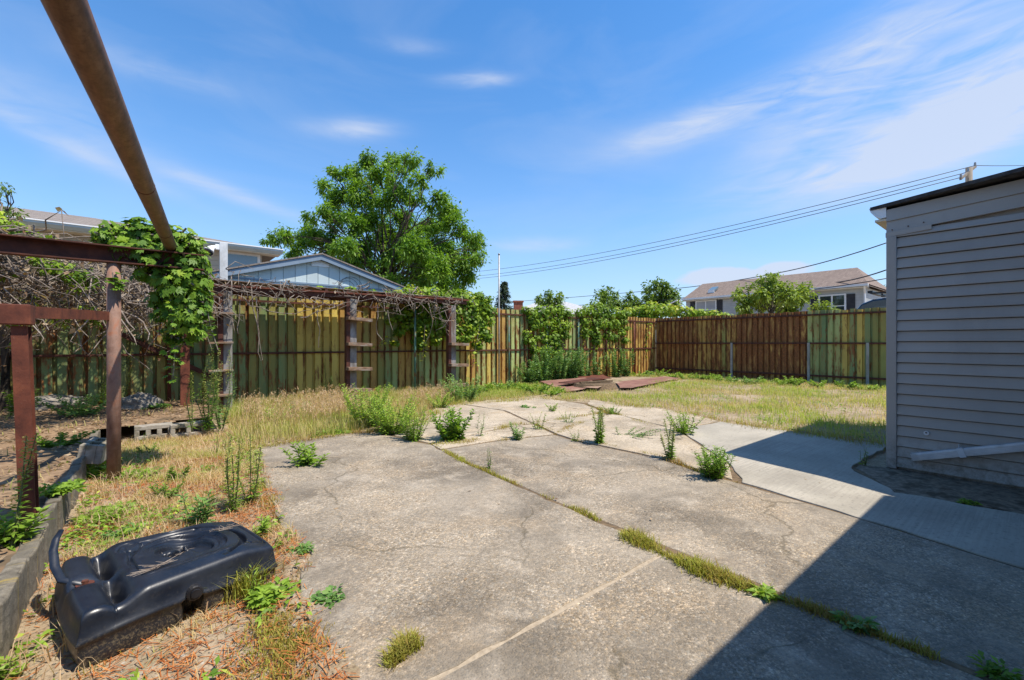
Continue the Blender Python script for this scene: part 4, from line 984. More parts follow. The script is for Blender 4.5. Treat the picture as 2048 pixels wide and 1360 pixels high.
def vine(name, label, lobes, size, dens, mat, strands=(), stems=True, seed=0, nleaf=5, tone=(.2,.75), stem_to=None, group=None, stemmat='twig'):
    """lobes: (centre, (rx,ry,rz)); strands: list of polyline points with hanging leaves"""
    global RNG
    RNG = np.random.default_rng(300+seed); random.seed(seed); lv = Leaves()
    c0 = Vector(lobes[0][0]); base = Vector((c0.x, c0.y, 0)) if stem_to is None else Vector(stem_to)
    t = thing(name, label, 'vine', base, group=group); B = np.array(base); w = MB()
    for (c, r) in lobes:
        c = np.array(c); r = np.array(r, float); vol = (r[0]*r[1]*r[2])**(2/3); n_ = max(14, int(dens*vol*5))
        d = rdir(n_); rad = RNG.uniform(.45,1.08,(n_,1)); P = c + d*r*rad
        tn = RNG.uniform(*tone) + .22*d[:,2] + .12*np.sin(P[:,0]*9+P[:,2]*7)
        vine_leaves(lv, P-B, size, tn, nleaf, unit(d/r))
        if stems:
            for k in range(5):
                a, b, m_ = [Vector(c + rdir(1)[0]*r*RNG.uniform(.5,1.1)) for _ in range(3)]
                w.tube([a-base, (a.lerp(b,.5)+m_)/2-base, b-base], [.011,.008,.005], 5, caps=False)
    for s in strands:
        pts = [Vector(p) for p in s[0]]; wid, n_ = s[1], s[2]
        w.tube([p-base for p in pts], .006, 5, caps=False)
        tt = RNG.uniform(0, len(pts)-1, n_); P = np.array([list(pts[int(x)].lerp(pts[min(int(x)+1,len(pts)-1)], x-int(x))) for x in tt]) + RNG.normal(0,wid,(n_,3))
        vine_leaves(lv, P-B, size*s[3], RNG.uniform(.35,.95), nleaf)
    if w.v: w.build('stems', M[stemmat], t, smooth=True)['kind'] = 'stuff'
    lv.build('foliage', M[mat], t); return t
# creeper over the pergola post and beam end
Lb = []
for (u, v, r, d) in ((225,478,22,4.6),(245,465,24,4.7),(275,462,26,4.75),(305,470,24,4.8),(260,495,26,4.6),(290,505,28,4.65),(235,500,20,4.5),(355,475,26,4.85),(380,490,26,4.9),(345,500,30,4.8),(390,520,26,4.9),
    (365,530,34,4.85),(350,560,36,4.8),(385,560,32,4.9),(395,590,26,4.95),(365,595,36,4.85),(335,585,28,4.75),(345,620,28,4.8),(375,625,28,4.85),(390,645,20,4.9),(355,645,20,4.8),(310,545,24,4.7),(280,545,14,4.6),(330,475,20,4.95),(205,470,18,4.5),(200,490,14,4.5),(215,460,16,4.55),(320,462,20,4.9),(405,560,14,5.0),(400,620,18,4.95),(345,670,16,4.8),(395,665,14,4.9),(330,620,18,4.75),(370,685,10,4.85),(250,520,14,4.55),(300,520,20,4.65),(315,600,18,4.75),(380,660,16,4.85)):
    R_ = r/F*d; Lb.append((pd(u,v,d), (R_, R_*1.1, R_)))
st = [([pd(348,640,4.8), pd(350,700,4.8), pd(346,755,4.8)], .035, 46, .8), ([pd(410,590,5.0), pd(420,650,5.0), pd(436,700,5.0)], .02, 40, .6), ([pd(322,640,4.8),pd(318,670,4.8)], .03, 10, .8),
      ([pd(225,545,4.35), pd(228,565,4.35), pd(226,575,4.35)], .03, 10, 1.1), ([pd(340,590,4.7), pd(345,660,4.7)], .03, 14, .9)]
vine('creeper_vine', 'leafy green creeper draped over the pergola beam end and hanging down', Lb, .078, 800, 'leaf_vine', st, seed=1, stem_to=(-.2,6.1,0))
def fill(u0, u1, v0, v1, n, r0, r1, seed):
    g_ = random.Random(seed); return tuple((g_.uniform(u0,u1), v0+(v1-v0)*g_.random()**1.6, g_.uniform(r0,r1)) for _ in range(n))
# creeper on the right end of the canopy
Lc = []
for (u, v, r) in ((800,590,14),(820,585,16),(845,590,18),(870,592,20),(895,598,20),(920,598,20),(945,605,22),(965,615,20),(940,630,26),(960,640,22),(905,630,20),(870,625,18),(835,618,14),(815,625,13),(968,665,16),(950,660,14),(850,650,16),(880,655,16),(820,650,12),(835,680,10),(905,670,15),(955,690,9),(780,640,8),(930,655,16),(860,640,18),(890,640,18),(835,640,14),(845,670,10),(870,680,10),(935,675,12),(975,640,14),(560,582,7),(600,583,7),(670,584,8),(720,590,9),(700,580,8),(745,588,10),(775,590,9),(500,580,7),(640,580,9),(790,685,6)) + fill(795,982,588,690,60,7,13,3):
    d = 11.95 + (u-800)*.0065; R_ = r/F*d; Lc.append((pd(u,v,d), (R_*1.05, .25, R_)))
vine('creeper_vine', 'bright creeper heaped over the right end of the canopy beam', Lc, .085, 560, 'leaf_bright', [([pd(960,650,12.2),pd(950,700,12.2),pd(945,735,12.2)],.05,40,.9), ([pd(850,650,11.6),pd(846,720,11.6)],.06,30,.9), ([pd(790,680,11.4),pd(755,690,11.4)],.06,24,.8)], seed=2, stem_to=(6.4,10.9,0), tone=(.05,.6))
# creepers over the long fence
def fence_vine(label, blobs, strands, seed, mat='leaf_bright', tone=(.05,.55), dens=300):
    L = []
    for (u, v, r) in blobs:
        p = atY(u, v, FY-.10); d = p.x*S1 + p.y*C1; R_ = r/F*d; L.append((p, (R_*1.1, .26, R_)))
    S_ = []
    for (pts, w_, n_) in strands: S_.append(([atY(u,v,FY-.16) for (u,v) in pts], w_, n_, .9))
    return vine('creeper_vine', label, L, .085, dens*1.7, mat, S_, seed=seed, stem_to=(L[0][0].x, FY-.3, 0), tone=tone)
fence_vine('creeper hanging over the long fence left of the twin green posts', [(1062,625,12),(1080,622,14),(1100,622,14),(1120,622,13),(1135,628,11),(1075,645,15),(1095,650,17),(1118,650,15),(1132,650,11),(1085,675,14),(1110,675,14),(1130,672,8),(1060,640,8),(1098,700,11),(1080,700,8),(1112,705,8),(1050,620,8)] + list(fill(1048,1140,624,700,26,5,9,1)),
           [([(1090,680),(1092,740)],.12,90), ([(1110,680),(1108,740)],.1,60), ([(1126,650),(1128,700)],.06,36)], 3)
fence_vine('creeper hanging over the long fence between the twin posts and the corner', [(1160,625,10),(1175,620,13),(1195,618,15),(1215,620,14),(1235,625,12),(1170,645,11),(1190,645,14),(1210,648,14),(1230,650,12),(1215,672,11),(1228,675,9),(1188,668,9),(1165,660,7),(1250,628,9)] + list(fill(1160,1250,624,685,24,5,9,2)),
           [([(1190,660),(1186,735)],.08,60), ([(1215,680),(1218,720)],.06,30), ([(1160,650),(1165,690)],.05,24)], 4)
Lh = []
for (u, v, r) in ((1260,625,13),(1280,622,15),(1300,618,18),(1325,620,18),(1350,622,16),(1375,624,14),(1400,627,12),(1425,629,10),(1445,630,7),(1290,640,14),(1310,650,11),(1300,632,14),(1270,634,10)):
    p = pd(u, v, 21.0-(u-1300)*.012); Lh.append((p, (r/F*21*1.1, .5, r/F*21*.9)))
vine('creeper_vine', 'lime green creeper heaped on the fence corner and along the back fence top', Lh, .12, 270, 'leaf_bright', [([pd(1298,640,19.6),pd(1294,675,19.6),pd(1291,715,19.6)],.06,60,.7)], seed=5, tone=(.35,.85), stem_to=(17.5,11.1,0))

# dead vine tangle at the left
def tangle(label, boxes, n_tw, seed, leaves=0, name='dead_vine', r0=.011):
    global RNG
    RNG = np.random.default_rng(500+seed); random.seed(seed); w = MB(); base = Vector((boxes[0][0][0], boxes[0][0][1], 0)); t = thing(name, label, 'vine', base)
    LP = []
    for (c, s) in boxes:
        c = Vector(c); s = Vector(s)
        for k in range(n_tw):
            a = c + Vector((random.uniform(-1,1)*s.x, random.uniform(-1,1)*s.y, random.uniform(-.2,1)*s.z)); 
            b = a + Vector((random.gauss(0,.5)*s.x, random.gauss(0,.4)*s.y, random.gauss(-.35,.5)*s.z)); m_ = a.lerp(b,.5)+Vector((random.gauss(0,.1),random.gauss(0,.1),random.gauss(.05,.12)))
            e = b + Vector((random.gauss(0,.12),random.gauss(0,.1),-abs(random.gauss(0,.25))*s.z))
            P = [a, a.lerp(m_,.5)+Vector((random.gauss(0,.03),0,random.gauss(0,.03))), m_, m_.lerp(b,.5)+Vector((random.gauss(0,.04),0,random.gauss(0,.04))), b, e]; r = random.uniform(.35,1)*r0
            w.tube([p-base for p in P], [r, r, r*.9, r*.8, r*.6, r*.3], 5, caps=False); LP.append(b); LP.append(m_)
    w.build('stems', M['twig'], t, smooth=True)['kind'] = 'stuff'
    if leaves:
        lv = Leaves(); k = RNG.integers(0, len(LP), leaves); P = np.array([list(LP[i]) for i in k]) - np.array(base) + RNG.normal(0,.03,(leaves,3))
        lv.add(P, rdir(leaves,-1,.4), RNG.uniform(.04,.10,leaves), RNG.uniform(.03,.07,leaves), RNG.uniform(0,1,leaves)); lv.build('dry_leaves', M['leaf_dead'], t)
    return t
tangle('matted grey dead vines sprawling behind the pergola at the left', [((-2.6,8.6,2.25),(1.2,.8,.65)), ((-1.6,8.8,2.1),(1.0,.8,.6)), ((-.6,9.0,1.95),(.8,.7,.5)), ((-2.0,8.4,2.45),(.7,.5,.3)), ((-1.2,9.6,2.0),(1.3,.6,.6)), ((.1,9.4,1.95),(.6,.6,.45)), ((-2.8,10.75,2.5),(1.2,.55,.3)), ((-1.2,10.75,2.5),(1.2,.55,.3)), ((.1,10.75,2.5),(.8,.5,.3))], 190, 1, 3200, r0=.013)  # last three clumps added overhead to shade the fence
tangle('bare grey vine stems hanging from the canopy beam', [((1.0,10.05,2.3),(.45,.12,.5)), ((1.9,10.0,2.25),(.55,.1,.35)), ((2.7,10.0,2.3),(.7,.1,.25)), ((4.2,10.0,2.35),(.7,.1,.3)), ((5.2,10.0,2.3),(.7,.1,.35)), ((6.0,10.0,2.15),(.5,.12,.5))], 22, 2, 60, r0=.013)
w = MB(); hv_ = thing('hanging_vine_stems', 'long bare vine stems dangling and looping below the canopy beam', 'vine', (1.6,10.0,0)); hb = Vector((1.6,10.0,0))
for pts in (((505,590),(512,640),(517,690),(522,722)), ((512,595),(516,660),(525,720)), ((475,590),(500,612),(540,623),(590,628),(620,620),(660,600)), ((600,635),(630,625),(690,605),(750,596)), ((636,620),(640,660),(637,695)), ((455,600),(465,640),(470,668)), ((480,600),(478,640),(476,668)), ((755,610),(752,650),(765,680)), ((775,620),(785,660))):
    P = [atY(u,v,10.02) for u,v in pts]; P = [P[0]] + [q_ for i in range(len(P)-1) for q_ in (P[i].lerp(P[i+1],.5)+Vector((random.gauss(0,.02),random.gauss(0,.03),random.gauss(0,.02))), P[i+1])]
    w.tube([p-hb for p in P], [.011-.006*i/len(P) for i in range(len(P))], 6, caps=False)
w.build('stems', M['twig'], hv_, smooth=True)['kind'] = 'stuff'
# green growth among the dead vines, rear lobes added for shade on the fence
Lg = []
for (u, v, r, d) in ((10,450,24,5.6),(35,460,20,5.6),(60,470,16,5.7),(5,478,24,5.6),(-20,440,30,5.6),(85,476,12,5.8),(105,480,9,5.9),(130,545,30,5.9),(165,558,30,6.1),(100,535,26,5.8),(75,520,16,5.7),(30,640,16,6.0),(120,640,14,6.2),(170,620,18,6.2),(60,600,16,6.0),(190,640,14,6.6),(35,690,14,6.4),(190,575,16,6.6),(5,545,14,5.7),(150,580,16,6.4),(205,560,10,6.8),(60,560,26,7.3),(120,590,26,7.6),(190,600,24,8.2),(20,580,26,7.0),(250,600,22,8.6),(310,605,20,9.0),(-60,560,40,6.8)):
    R_ = r/F*d; Lg.append((pd(u,v,d), (R_, R_, R_*.8)))
vine('creeper_vine', 'yellow green creeper growing through the dead vines at the left edge', Lg, .07, 620, 'leaf_bright', seed=7, nleaf=3, tone=(.0,.6), stem_to=(-2.6,8.4,0))
# ================================================================== WEEDS
def stem_leaves(w, lv, base, h, lean, n_l, L, W, tone, ang=.9, taper=.6, r=.006, buds=None, start=.05):
    base = np.array(base, float); tip = base + np.array([lean[0], lean[1], h]); mid = (base+tip)/2 + np.array([RNG.normal(0,.02)*h*3, RNG.normal(0,.02)*h*3, 0])
    w.tube([base, mid, tip], [r, r*.75, r*.35], 5, caps=False)
    t = np.linspace(start, 1, n_l); P = np.where((t<.5)[:,None], base+(mid-base)*(t*2)[:,None], mid+(tip-mid)*((t-.5)*2)[:,None])
    a = np.arange(n_l)*2.4 + RNG.uniform(0,6); up = np.clip(RNG.normal(.45,.2,n_l)+.5*(t-.4),-.1,1.2)
    D = np.stack([np.cos(a), np.sin(a), up], 1); ln = L*(1-taper*t)*RNG.uniform(.75,1.2,n_l)
    lv.add(P, D, ln, ln*W/L if np.isscalar(W) else W, np.clip(tone + .25*t + RNG.normal(0,.14,n_l),0,1), droop=.22)
    if buds is not None:
        nb_ = 60; t = RNG.uniform(.55,1.0,nb_); P = base+(tip-base)*t[:,None]; a = RNG.uniform(0,6.28,nb_)
        D = np.stack([np.cos(a),np.sin(a),RNG.uniform(-.1,.6,nb_)],1); buds.add(P+D*.004, D, RNG.uniform(.012,.03,nb_), .012, RNG.uniform(0,1,nb_))
def weed(u, v, label, kind='bush', h=.4, spread=.12, n=5, L=.07, W=.025, tone=.3, group=None, z=None, at=None, name='weed', mat='leaf_weed', seed=None, lean=(0,0)):
    global RNG
    if at is None: p = gp(u, v, 0 if z is None else z); x, y = p.x, p.y
    else: x, y = at
    zz = float(gz_any(x, y)) if z is None else z
    if z is None and in_poly(np.array([x]),np.array([y]),[(.8,-.7),(4.9,-.7),(7.4,1.4),(8,6.8),(5,8.2),(2.5,6.5),(1.1,6.5)])[0]: zz = -.01
    RNG = np.random.default_rng(int((u*31+v*17)) if seed is None else seed)
    t = thing(name, label, 'weed', (x,y,zz), group=group); w = MB(); lv = Leaves(); bd = Leaves() if kind == 'spike' else None
    for k in range(n):
        a = RNG.uniform(0,6.28); rr_ = spread*math.sqrt(RNG.uniform(0,1)); b = (math.cos(a)*rr_*.4, math.sin(a)*rr_*.4, -.01)
        hh = h*RNG.uniform(.62,1.05) if k else h; ln = (math.cos(a)*rr_+lean[0]*hh, math.sin(a)*rr_+lean[1]*hh)
        if kind == 'spike': stem_leaves(w, lv, b, hh, ln, int(46+70*hh), L, W, tone, taper=.72, r=.005+.003*hh, buds=bd)
        elif kind == 'bush': stem_leaves(w, lv, b, hh, ln, int(22+ 64*hh), L, W, tone, taper=.45, r=.005)
        elif kind == 'thin': stem_leaves(w, lv, b, hh, ln, int(6+30*hh), L, W, tone, taper=.5, r=.0035)
        elif kind == 'rosette':
            m_ = 22; a2 = RNG.uniform(0,6.28,m_); D = np.stack([np.cos(a2),np.sin(a2),RNG.uniform(.1,.9,m_)],1); P = np.array([[b[0]*2.2,b[1]*2.2,.01]])+D*RNG.uniform(.0,.5,(m_,1))*h
            lv.add(P, D, RNG.uniform(.6,1.2,m_)*L, RNG.uniform(.6,1.2,m_)*W, np.clip(tone+RNG.normal(0,.2,m_),0,1), droop=.4)
    if w.v: w.build('stem', M['stem'], t, smooth=True)
    if mat == 'leaf_weed': mat = ('leaf_weed','leaf_weed','leaf_bush','leaf_vine')[int(u*7+v*3) % 4]
    lv.build('leaves', M[mat], t)
    if bd is not None and bd.n: bd.build('buds', M['flower'], t)['kind'] = 'stuff'
    return t
# in and around the patio joints
weed(622,930,'lone leafy green weed on the left slab with a dark shadow','bush',.26,.2,10,.11,.035,.3)
weed(662,866,'low bright green clump at the top edge of the left slab','rosette',.2,.22,18,.07,.03,.35)
weed(740,852,'tallest bright green weed clump at the head of the patio joint','bush',.72,.34,40,.095,.028,.5)
weed(785,866,'bright green bushy weed right behind the yellow tipped weed','bush',.56,.34,36,.09,.026,.5)
weed(825,880,'yellow tipped feathery weed at the front of the joint clump','bush',.46,.2,24,.08,.02,.65)
weed(905,880,'broad leaved weed with yellowing leaves beside the joint clump','bush',.44,.26,18,.10,.055,.4)
weed(930,800,'pale green bushy weed in front of the right shelf post','bush',.6,.45,30,.11,.035,.45)
weed(958,872,'slim weed just right of the broad leaved weed','thin',.36,.08,4,.06,.018,.3)
weed(978,935,'thin pale weed standing in the long diagonal joint','thin',.22,.03,4,.05,.014,.3)
weed(1036,878,'small sprawling weed at the crossing of two joints','bush',.24,.12,7,.07,.028,.35)
weed(1077,858,'weed with twin thin stalks in the cross joint','thin',.30,.14,8,.06,.02,.35)
weed(1150,882,'tiny dark weed in the joint left of the tall twisted weed','thin',.17,.06,6,.05,.018,.2)
weed(1198,886,'tall dark twisted weed in the middle of the patio','spike',.50,.07,6,.085,.03,.2)
weed(1250,872,'low weed arm sprawling right of the tall twisted weed','bush',.12,.3,8,.06,.02,.25,lean=(.8,-.9))
weed(1342,918,'tall slim weed with reddish base near the shed shadow','spike',.46,.09,5,.07,.025,.3)
weed(1370,866,'round leafy weed behind the tall slim weed','bush',.30,.24,16,.075,.03,.3)
weed(1425,952,'dense feathery green weed at the tip of the shed shadow','bush',.28,.18,34,.08,.022,.4)
weed(1105,822,'small weed on the far slab in front of the rusty sheets','bush',.16,.14,6,.06,.025,.4)
weed(1135,845,'weed sprig at the far joint behind the small crossing weed','thin',.2,.15,9,.06,.02,.4)
weed(1225,828,'green sprig growing at the top of the far joint','bush',.18,.16,9,.06,.025,.4)
weed(1055,815,'flat green clump on the far pale slab','rosette',.08,.18,7,.06,.03,.35)
weed(655,1195,'small clover like clump on the near left slab','rosette',.07,.07,9,.045,.032,.3)
weed(545,1190,'bright yellow green clump by the corner of the black base','rosette',.09,.08,10,.06,.035,.5)
weed(380,1140,'thin grass like weed leaning on the front of the black base','thin',.2,.05,6,.09,.01,.5, at=(.44,2.74))
weed(1525,1190,'small bright green sprout in the joint at the shadow edge','rosette',.08,.04,5,.06,.025,.55)
weed(1714,1256,'small green sprout growing from the joint in the shade','rosette',.09,.05,5,.06,.03,.3)
weed(1990,1345,'dark leafy weed at the bottom right corner in shade','rosette',.06,.04,5,.05,.02,.1)
weed(1730,930,'thin pale weed at the shed corner in shade','thin',.2,.08,6,.05,.014,.3)
weed(1930,1005,'small weed on the dirt strip below the slanted downspout','rosette',.05,.06,6,.04,.02,.35)
# tall spiked weeds
weed(465,1010,'tall spiked weed at the slab edge left of the twin spike','spike',.62,.10,4,.08,.016,.35)
weed(500,1000,'twin tall spiked weed touching the slab corner','spike',.58,.08,4,.08,.016,.35)
weed(398,1040,'broad leaved weed just behind the black base','bush',.26,.12,5,.11,.032,.25)
weed(240,815,'tall spiked weed leaning right behind the round post','spike',1.05,.14,3,.09,.018,.3,z=.19,lean=(.12,0))
weed(205,810,'spiked weed left of the round post','spike',.9,.10,3,.09,.018,.3,z=.19)
weed(385,862,'slender spiked weed left of the tall group by the shelf post','spike',.85,.05,2,.09,.018,.25,z=.1)
weed(415,862,'tall spiked weed group rising in front of the left shelf post','spike',1.15,.10,7,.10,.018,.25,z=.05)
weed(440,858,'spiked weed group at the foot of the left shelf post','spike',1.2,.10,6,.10,.018,.25,z=.05)
weed(478,800,'slender spiked weed right of the left shelf post','spike',.75,.05,2,.09,.018,.3)
weed(648,795,'single tall spiked weed before the yellow fence panels','spike',.95,.04,2,.09,.016,.3)
weed(670,800,'leafy weed against the fence left of the middle shelf post','bush',.6,.2,6,.09,.025,.25)
weed(30,1090,'tall spiked weed in front of the rust column','spike',.62,.06,2,.075,.018,.35,z=.2,lean=(.15,.1))
weed(15,1085,'leafy weed at the foot of the rust column','bush',.18,.12,8,.11,.03,.3,z=.2)
weed(8,1340,'green weed at the bottom left corner','bush',.10,.05,5,.05,.018,.35)
weed(115,890,'bright green clump on the bed behind the rust column','bush',.14,.25,12,.08,.035,.45,z=.19)
weed(110,985,'flat bright green clump on top of the kerb','rosette',.08,.16,14,.07,.035,.45,z=.23)
weed(160,830,'leafy bright clump on the bed left of the round post','bush',.36,.4,14,.10,.045,.45,z=.19)
weed(35,830,'leafy weed at the far left edge of the bed','bush',.4,.2,8,.10,.04,.4,z=.19)
weed(195,945,'bright green rough leaved clump at the foot of the round post','bush',.22,.2,14,.09,.045,.5)
weed(265,950,'low green clump right of the round post','rosette',.12,.2,16,.08,.035,.4)
weed(205,1030,'green clump in the grass beside the kerb','rosette',.12,.14,14,.07,.03,.45)
weed(315,815,'small ground clump in the bed behind the blocks','rosette',.12,.2,10,.08,.05,.35,z=.19)
weed(285,880,'small weed in front of the hollow block','thin',.15,.1,6,.06,.02,.35)
for (u, v, lab, kd, h, sp, n_, L_, W_, tn) in (
    (350,955,'small green weed midway along the verge','bush',.16,.1,6,.07,.025,.4), (430,905,'thin yellow flowered weed stalk in the dry verge','thin',.34,.05,3,.06,.014,.5),
    (300,905,'green tuft in the verge before the hollow block','bush',.14,.12,7,.06,.022,.4), (240,1015,'lobed weed on the verge near the kerb','rosette',.10,.12,10,.07,.03,.45),
    (335,990,'sprawling weed in the middle of the dry verge','bush',.14,.14,8,.07,.022,.35), (455,900,'slim weed near the top of the verge','thin',.3,.06,4,.06,.016,.4),
    (560,840,'green weed in the feathery grass left of the slab corner','bush',.26,.2,10,.08,.024,.4), (600,830,'pale weed among the feathery dry grass','bush',.3,.2,9,.08,.022,.5),
    (880,815,'yellow green weed between the broad leaved weed and the right shelf post','bush',.34,.3,12,.09,.026,.55), (530,1070,'small leafy weed at the slab edge right of the black base','bush',.12,.08,6,.07,.025,.4),
    (250,1060,'small rosette in the dirt behind the black base','rosette',.07,.08,7,.06,.025,.4), (600,1110,'flat weed on the dirt by the left slab edge','rosette',.04,.06,5,.05,.02,.35)):
    weed(u, v, lab, kd, h, sp, n_, L_, W_, tn)
# thicket at the foot of the long fence
for (u, v, h, s, n, lab) in ((1060,772,.75,.35,16,'leafy bush at the left end of the fence thicket'), (1085,772,1.15,.4,18,'tall leafy bush in the fence thicket below the hanging creeper'), (1115,770,1.25,.42,20,'tallest leafy bush in the fence thicket'), (1140,768,1.2,.4,18,'leafy bush in the thicket below the twin posts'),
        (1165,764,1.05,.4,16,'leafy bush at the right end of the fence thicket'), (1190,760,.85,.3,9,'leafy weed between the thicket and the dark fence post'), (1232,756,1.15,.35,12,'leafy bush left of the fence corner behind the sheets'), (1250,754,1.1,.35,12,'leafy bush nearest the fence corner')):
    x = atY(u, v, FY-.55); weed(u, v, lab, 'bush', h, s, n, .15, .06, .2, 'leafy bushes at the foot of the long fence', at=(x.x, FY-.55), name='bush', mat='leaf_bush')
ORD = 'first second third fourth fifth sixth seventh eighth ninth tenth eleventh twelfth thirteenth fourteenth fifteenth sixteenth'.split()
k = 0
for (u, v) in ((1275,752),(1290,752),(1320,752),(1345,755),(1370,757),(1395,758),(1420,760),(1445,762),(1470,764),(1500,766),(1530,765),(1560,768),(1590,770),(1640,772),(1690,775),(1735,777),(945,792),(960,785),(990,778),(1010,776),(1030,775),(1050,782),(1075,786),(1100,788)):
    weed(u, v, ('low weed clump at the back fence foot, %s to the right of the corner' % ORD[k] if k < 16 else 'low weed clump by the long fence foot or far slab edge, %s from the left' % ORD[k-16]), 'bush', .16+.16*((k*7)%5)/5, .35, 9, .12, .05, .35, 'low weed clumps along the fences', name='weed'); k += 1

# ================================================================== GRASS (stuff)
def blades(name, label, X, Y, Z, H, mat, var, width=.006, lean=.45, kind='stuff', cat='grass', heads=None):
    N = len(X); a = RNG.uniform(0,6.28,N); ln = RNG.uniform(.1,1,N)*lean; dx, dy = np.cos(a)*ln*H, np.sin(a)*ln*H
    b = np.stack([X,Y,Z],1); px_ = -np.sin(a)*width; py_ = np.cos(a)*width; s = np.stack([px_,py_,0*px_],1)*RNG.uniform(.6,1.4,(N,1))
    m_ = b + np.stack([dx*.35,dy*.35,H*.6],1); t = b + np.stack([dx,dy,H*RNG.uniform(.75,1,N)],1)
    V = np.stack([b-s,b+s,m_-s*.7,m_+s*.7,t],1).reshape(-1,3); i = (np.arange(N)*5)[:,None,None]
    Fc = (i+np.array([[0,1,3],[0,3,2],[2,3,4]])[None]).reshape(-1,3)
    o = array_mesh(name, V, Fc, M[mat], np.repeat(var,5))
    tag(o, label, cat, kind=kind)
    return o, t, a
def scatter(n, poly, dens=None):
    xs_ = [p[0] for p in poly]; ys_ = [p[1] for p in poly]; x = RNG.uniform(min(xs_),max(xs_),n); y = RNG.uniform(min(ys_),max(ys_),n); k = in_poly(x,y,poly)
    if dens is not None: k &= RNG.uniform(0,1,n) < dens(x,y)
    return x[k], y[k]
RNG = np.random.default_rng(42)
NOGRASS = [[(9.0,8.2),(10.7,7.7),(15.2,8.9),(14.8,11.0),(12.8,11.4),(9.6,10.3)]]
PATIO = [(.62,-.7),(5.4,-.7),(5.4,.8),(6.2,1.3),(7.55,1.35),(7.6,3.5),(8.05,4.5),(8.1,6.8),(7.4,7.9),(6.3,8.35),(4.9,8.3),(3.5,6.8),(2.4,6.6),(1.1,6.5),(.88,4.9),(.76,3.2)]
def clear(x, y):
    k = ~in_poly(x,y,PATIO)
    for p in NOGRASS: k &= ~in_poly(x,y,p)
    return k
# lawn beyond the patio
lawn = [(7.4,-2),(17.7,-2),(17.7,11.2),(5.5,11.2),(5.0,8.2),(6.4,8.2),(7.6,7.8),(8.2,6.8),(8.2,4.5),(7.7,3.4)]
x, y = scatter(170000, lawn, lambda a,b: np.clip(.45+.75*vnoise(a,b,1.1,3)+.25*vnoise(a,b,3.7,8),.04,1))
k = clear(x,y); x, y = x[k], y[k]
g = np.clip(.38+.45*vnoise(x,y,.9,6)+.22*vnoise(x,y,3.1,2)+RNG.normal(0,.2,len(x)),0,1)
blades('grass', 'patchy half dry grass between the patio and the back fence', x, y, gz(x,y)-.005, RNG.uniform(.05,.17,len(x))*(.7+.5*g), 'grass', g, .0045, .8)
# strip in front of the canopy
strip = [(.9,7.0),(1.1,6.5),(2.5,6.75),(3.6,7.1),(4.9,8.5),(6.2,8.5),(9,8.4),(9.3,10.8),(6.5,11.2),(1.1,11.2)]
x, y = scatter(70000, strip, lambda a,b: np.clip(.7+.5*vnoise(a,b,1.4,9),.1,1)); k = clear(x,y); x, y = x[k], y[k]
g = np.clip(.34+.4*vnoise(x,y,1.1,4)+RNG.normal(0,.2,len(x)) + .25*np.clip(x-5.5,0,1.5),0,1)
blades('grass', 'tall dry grass along the front of the canopy', x, y, gz(x,y)-.005, RNG.uniform(.08,.30,len(x))*np.where(x>6,.55,1), 'grass', g, .0038, .6)
# feathery brome heads
def brome(n, poly, hmin, hmax, label):
    x, y = scatter(n, poly, lambda a,b: np.clip(.4+.9*vnoise(a,b,1.8,12),0,1)); H = RNG.uniform(hmin,hmax,len(x))
    o, t, a = blades('feather_grass', label, x, y, gz(x,y)-.005, H, 'straw', RNG.uniform(0,.8,len(x)), .003, .5)
    lv = Leaves(); m_ = 9
    for j in range(m_):
        P = t - np.stack([np.cos(a)*.02*j, np.sin(a)*.02*j, np.full(len(x), .012*j)],1)*.6; D = np.stack([np.cos(a)*.8,np.sin(a)*.8,np.full(len(x),-.55)],1)+RNG.normal(0,.45,(len(x),3))
        lv.add(P, D, RNG.uniform(.02,.05,len(x)), .007, RNG.uniform(.1,1,len(x)), droop=.5)
    tag(lv.build('feather_grass_heads', M['straw']), label+', its drooping seed heads', 'grass', kind='stuff')
brome(2600, [(1.1,7.6),(2.4,7.3),(3.4,7.8),(3.2,10),(1.4,10)], .25, .55, 'pinkish feathery dry grass left of the middle shelf post')
brome(1300, [(4.2,8.4),(6.0,8.7),(6.2,10),(4.4,9.9)], .2, .45, 'pinkish feathery dry grass between the middle and right shelf posts')
# left verge between kerb and slab
verge = [(-.49,1.9),(.6,1.9),(.62,2.3),(.75,2.9),(.8,3.6),(.9,4.9),(1.1,6.6),(1.3,7.6),(.9,8.2),(-.25,8.1),(-.45,7.8)]
x, y = scatter(90000, verge, lambda a,b: np.clip(-.12+.20*(b-3.0)+.75*vnoise(a,b,2.6,7),.015,.8))
g = np.clip(.16+.6*vnoise(x,y,2.9,3)+RNG.normal(0,.2,len(x)),0,1)
blades('grass', 'dry straw grass on the verge between kerb and slab', x, y, gz(x,y)-.005, RNG.uniform(.02,.08,len(x))*(1+.5*vnoise(x,y,1.7,19)), 'grass', g, .0022, 1.7)
x, y = scatter(16000, verge, lambda a,b: np.clip(.05+.16*(b-2.9)+.5*vnoise(a,b,2.7,15),0,1))
blades('straw', 'bleached straw stems on the left verge', x, y, gz(x,y), RNG.uniform(.04,.14,len(x)), 'straw', RNG.uniform(0,1,len(x)), .0025, 1.2)
# bed
x, y = scatter(9000, [(-4,2),(-.6,2),(-.6,8),(.9,8.4),(.9,11.2),(-4,11.2)], lambda a,b: np.clip(.1+.5*vnoise(a,b,1.7,21),0,1))
blades('grass', 'sparse dry grass on the raised bed', x, y, np.full(len(x),BED_Z-.01), RNG.uniform(.03,.12,len(x)), 'grass', np.clip(RNG.normal(.25,.25,len(x)),0,1), .005, .9)
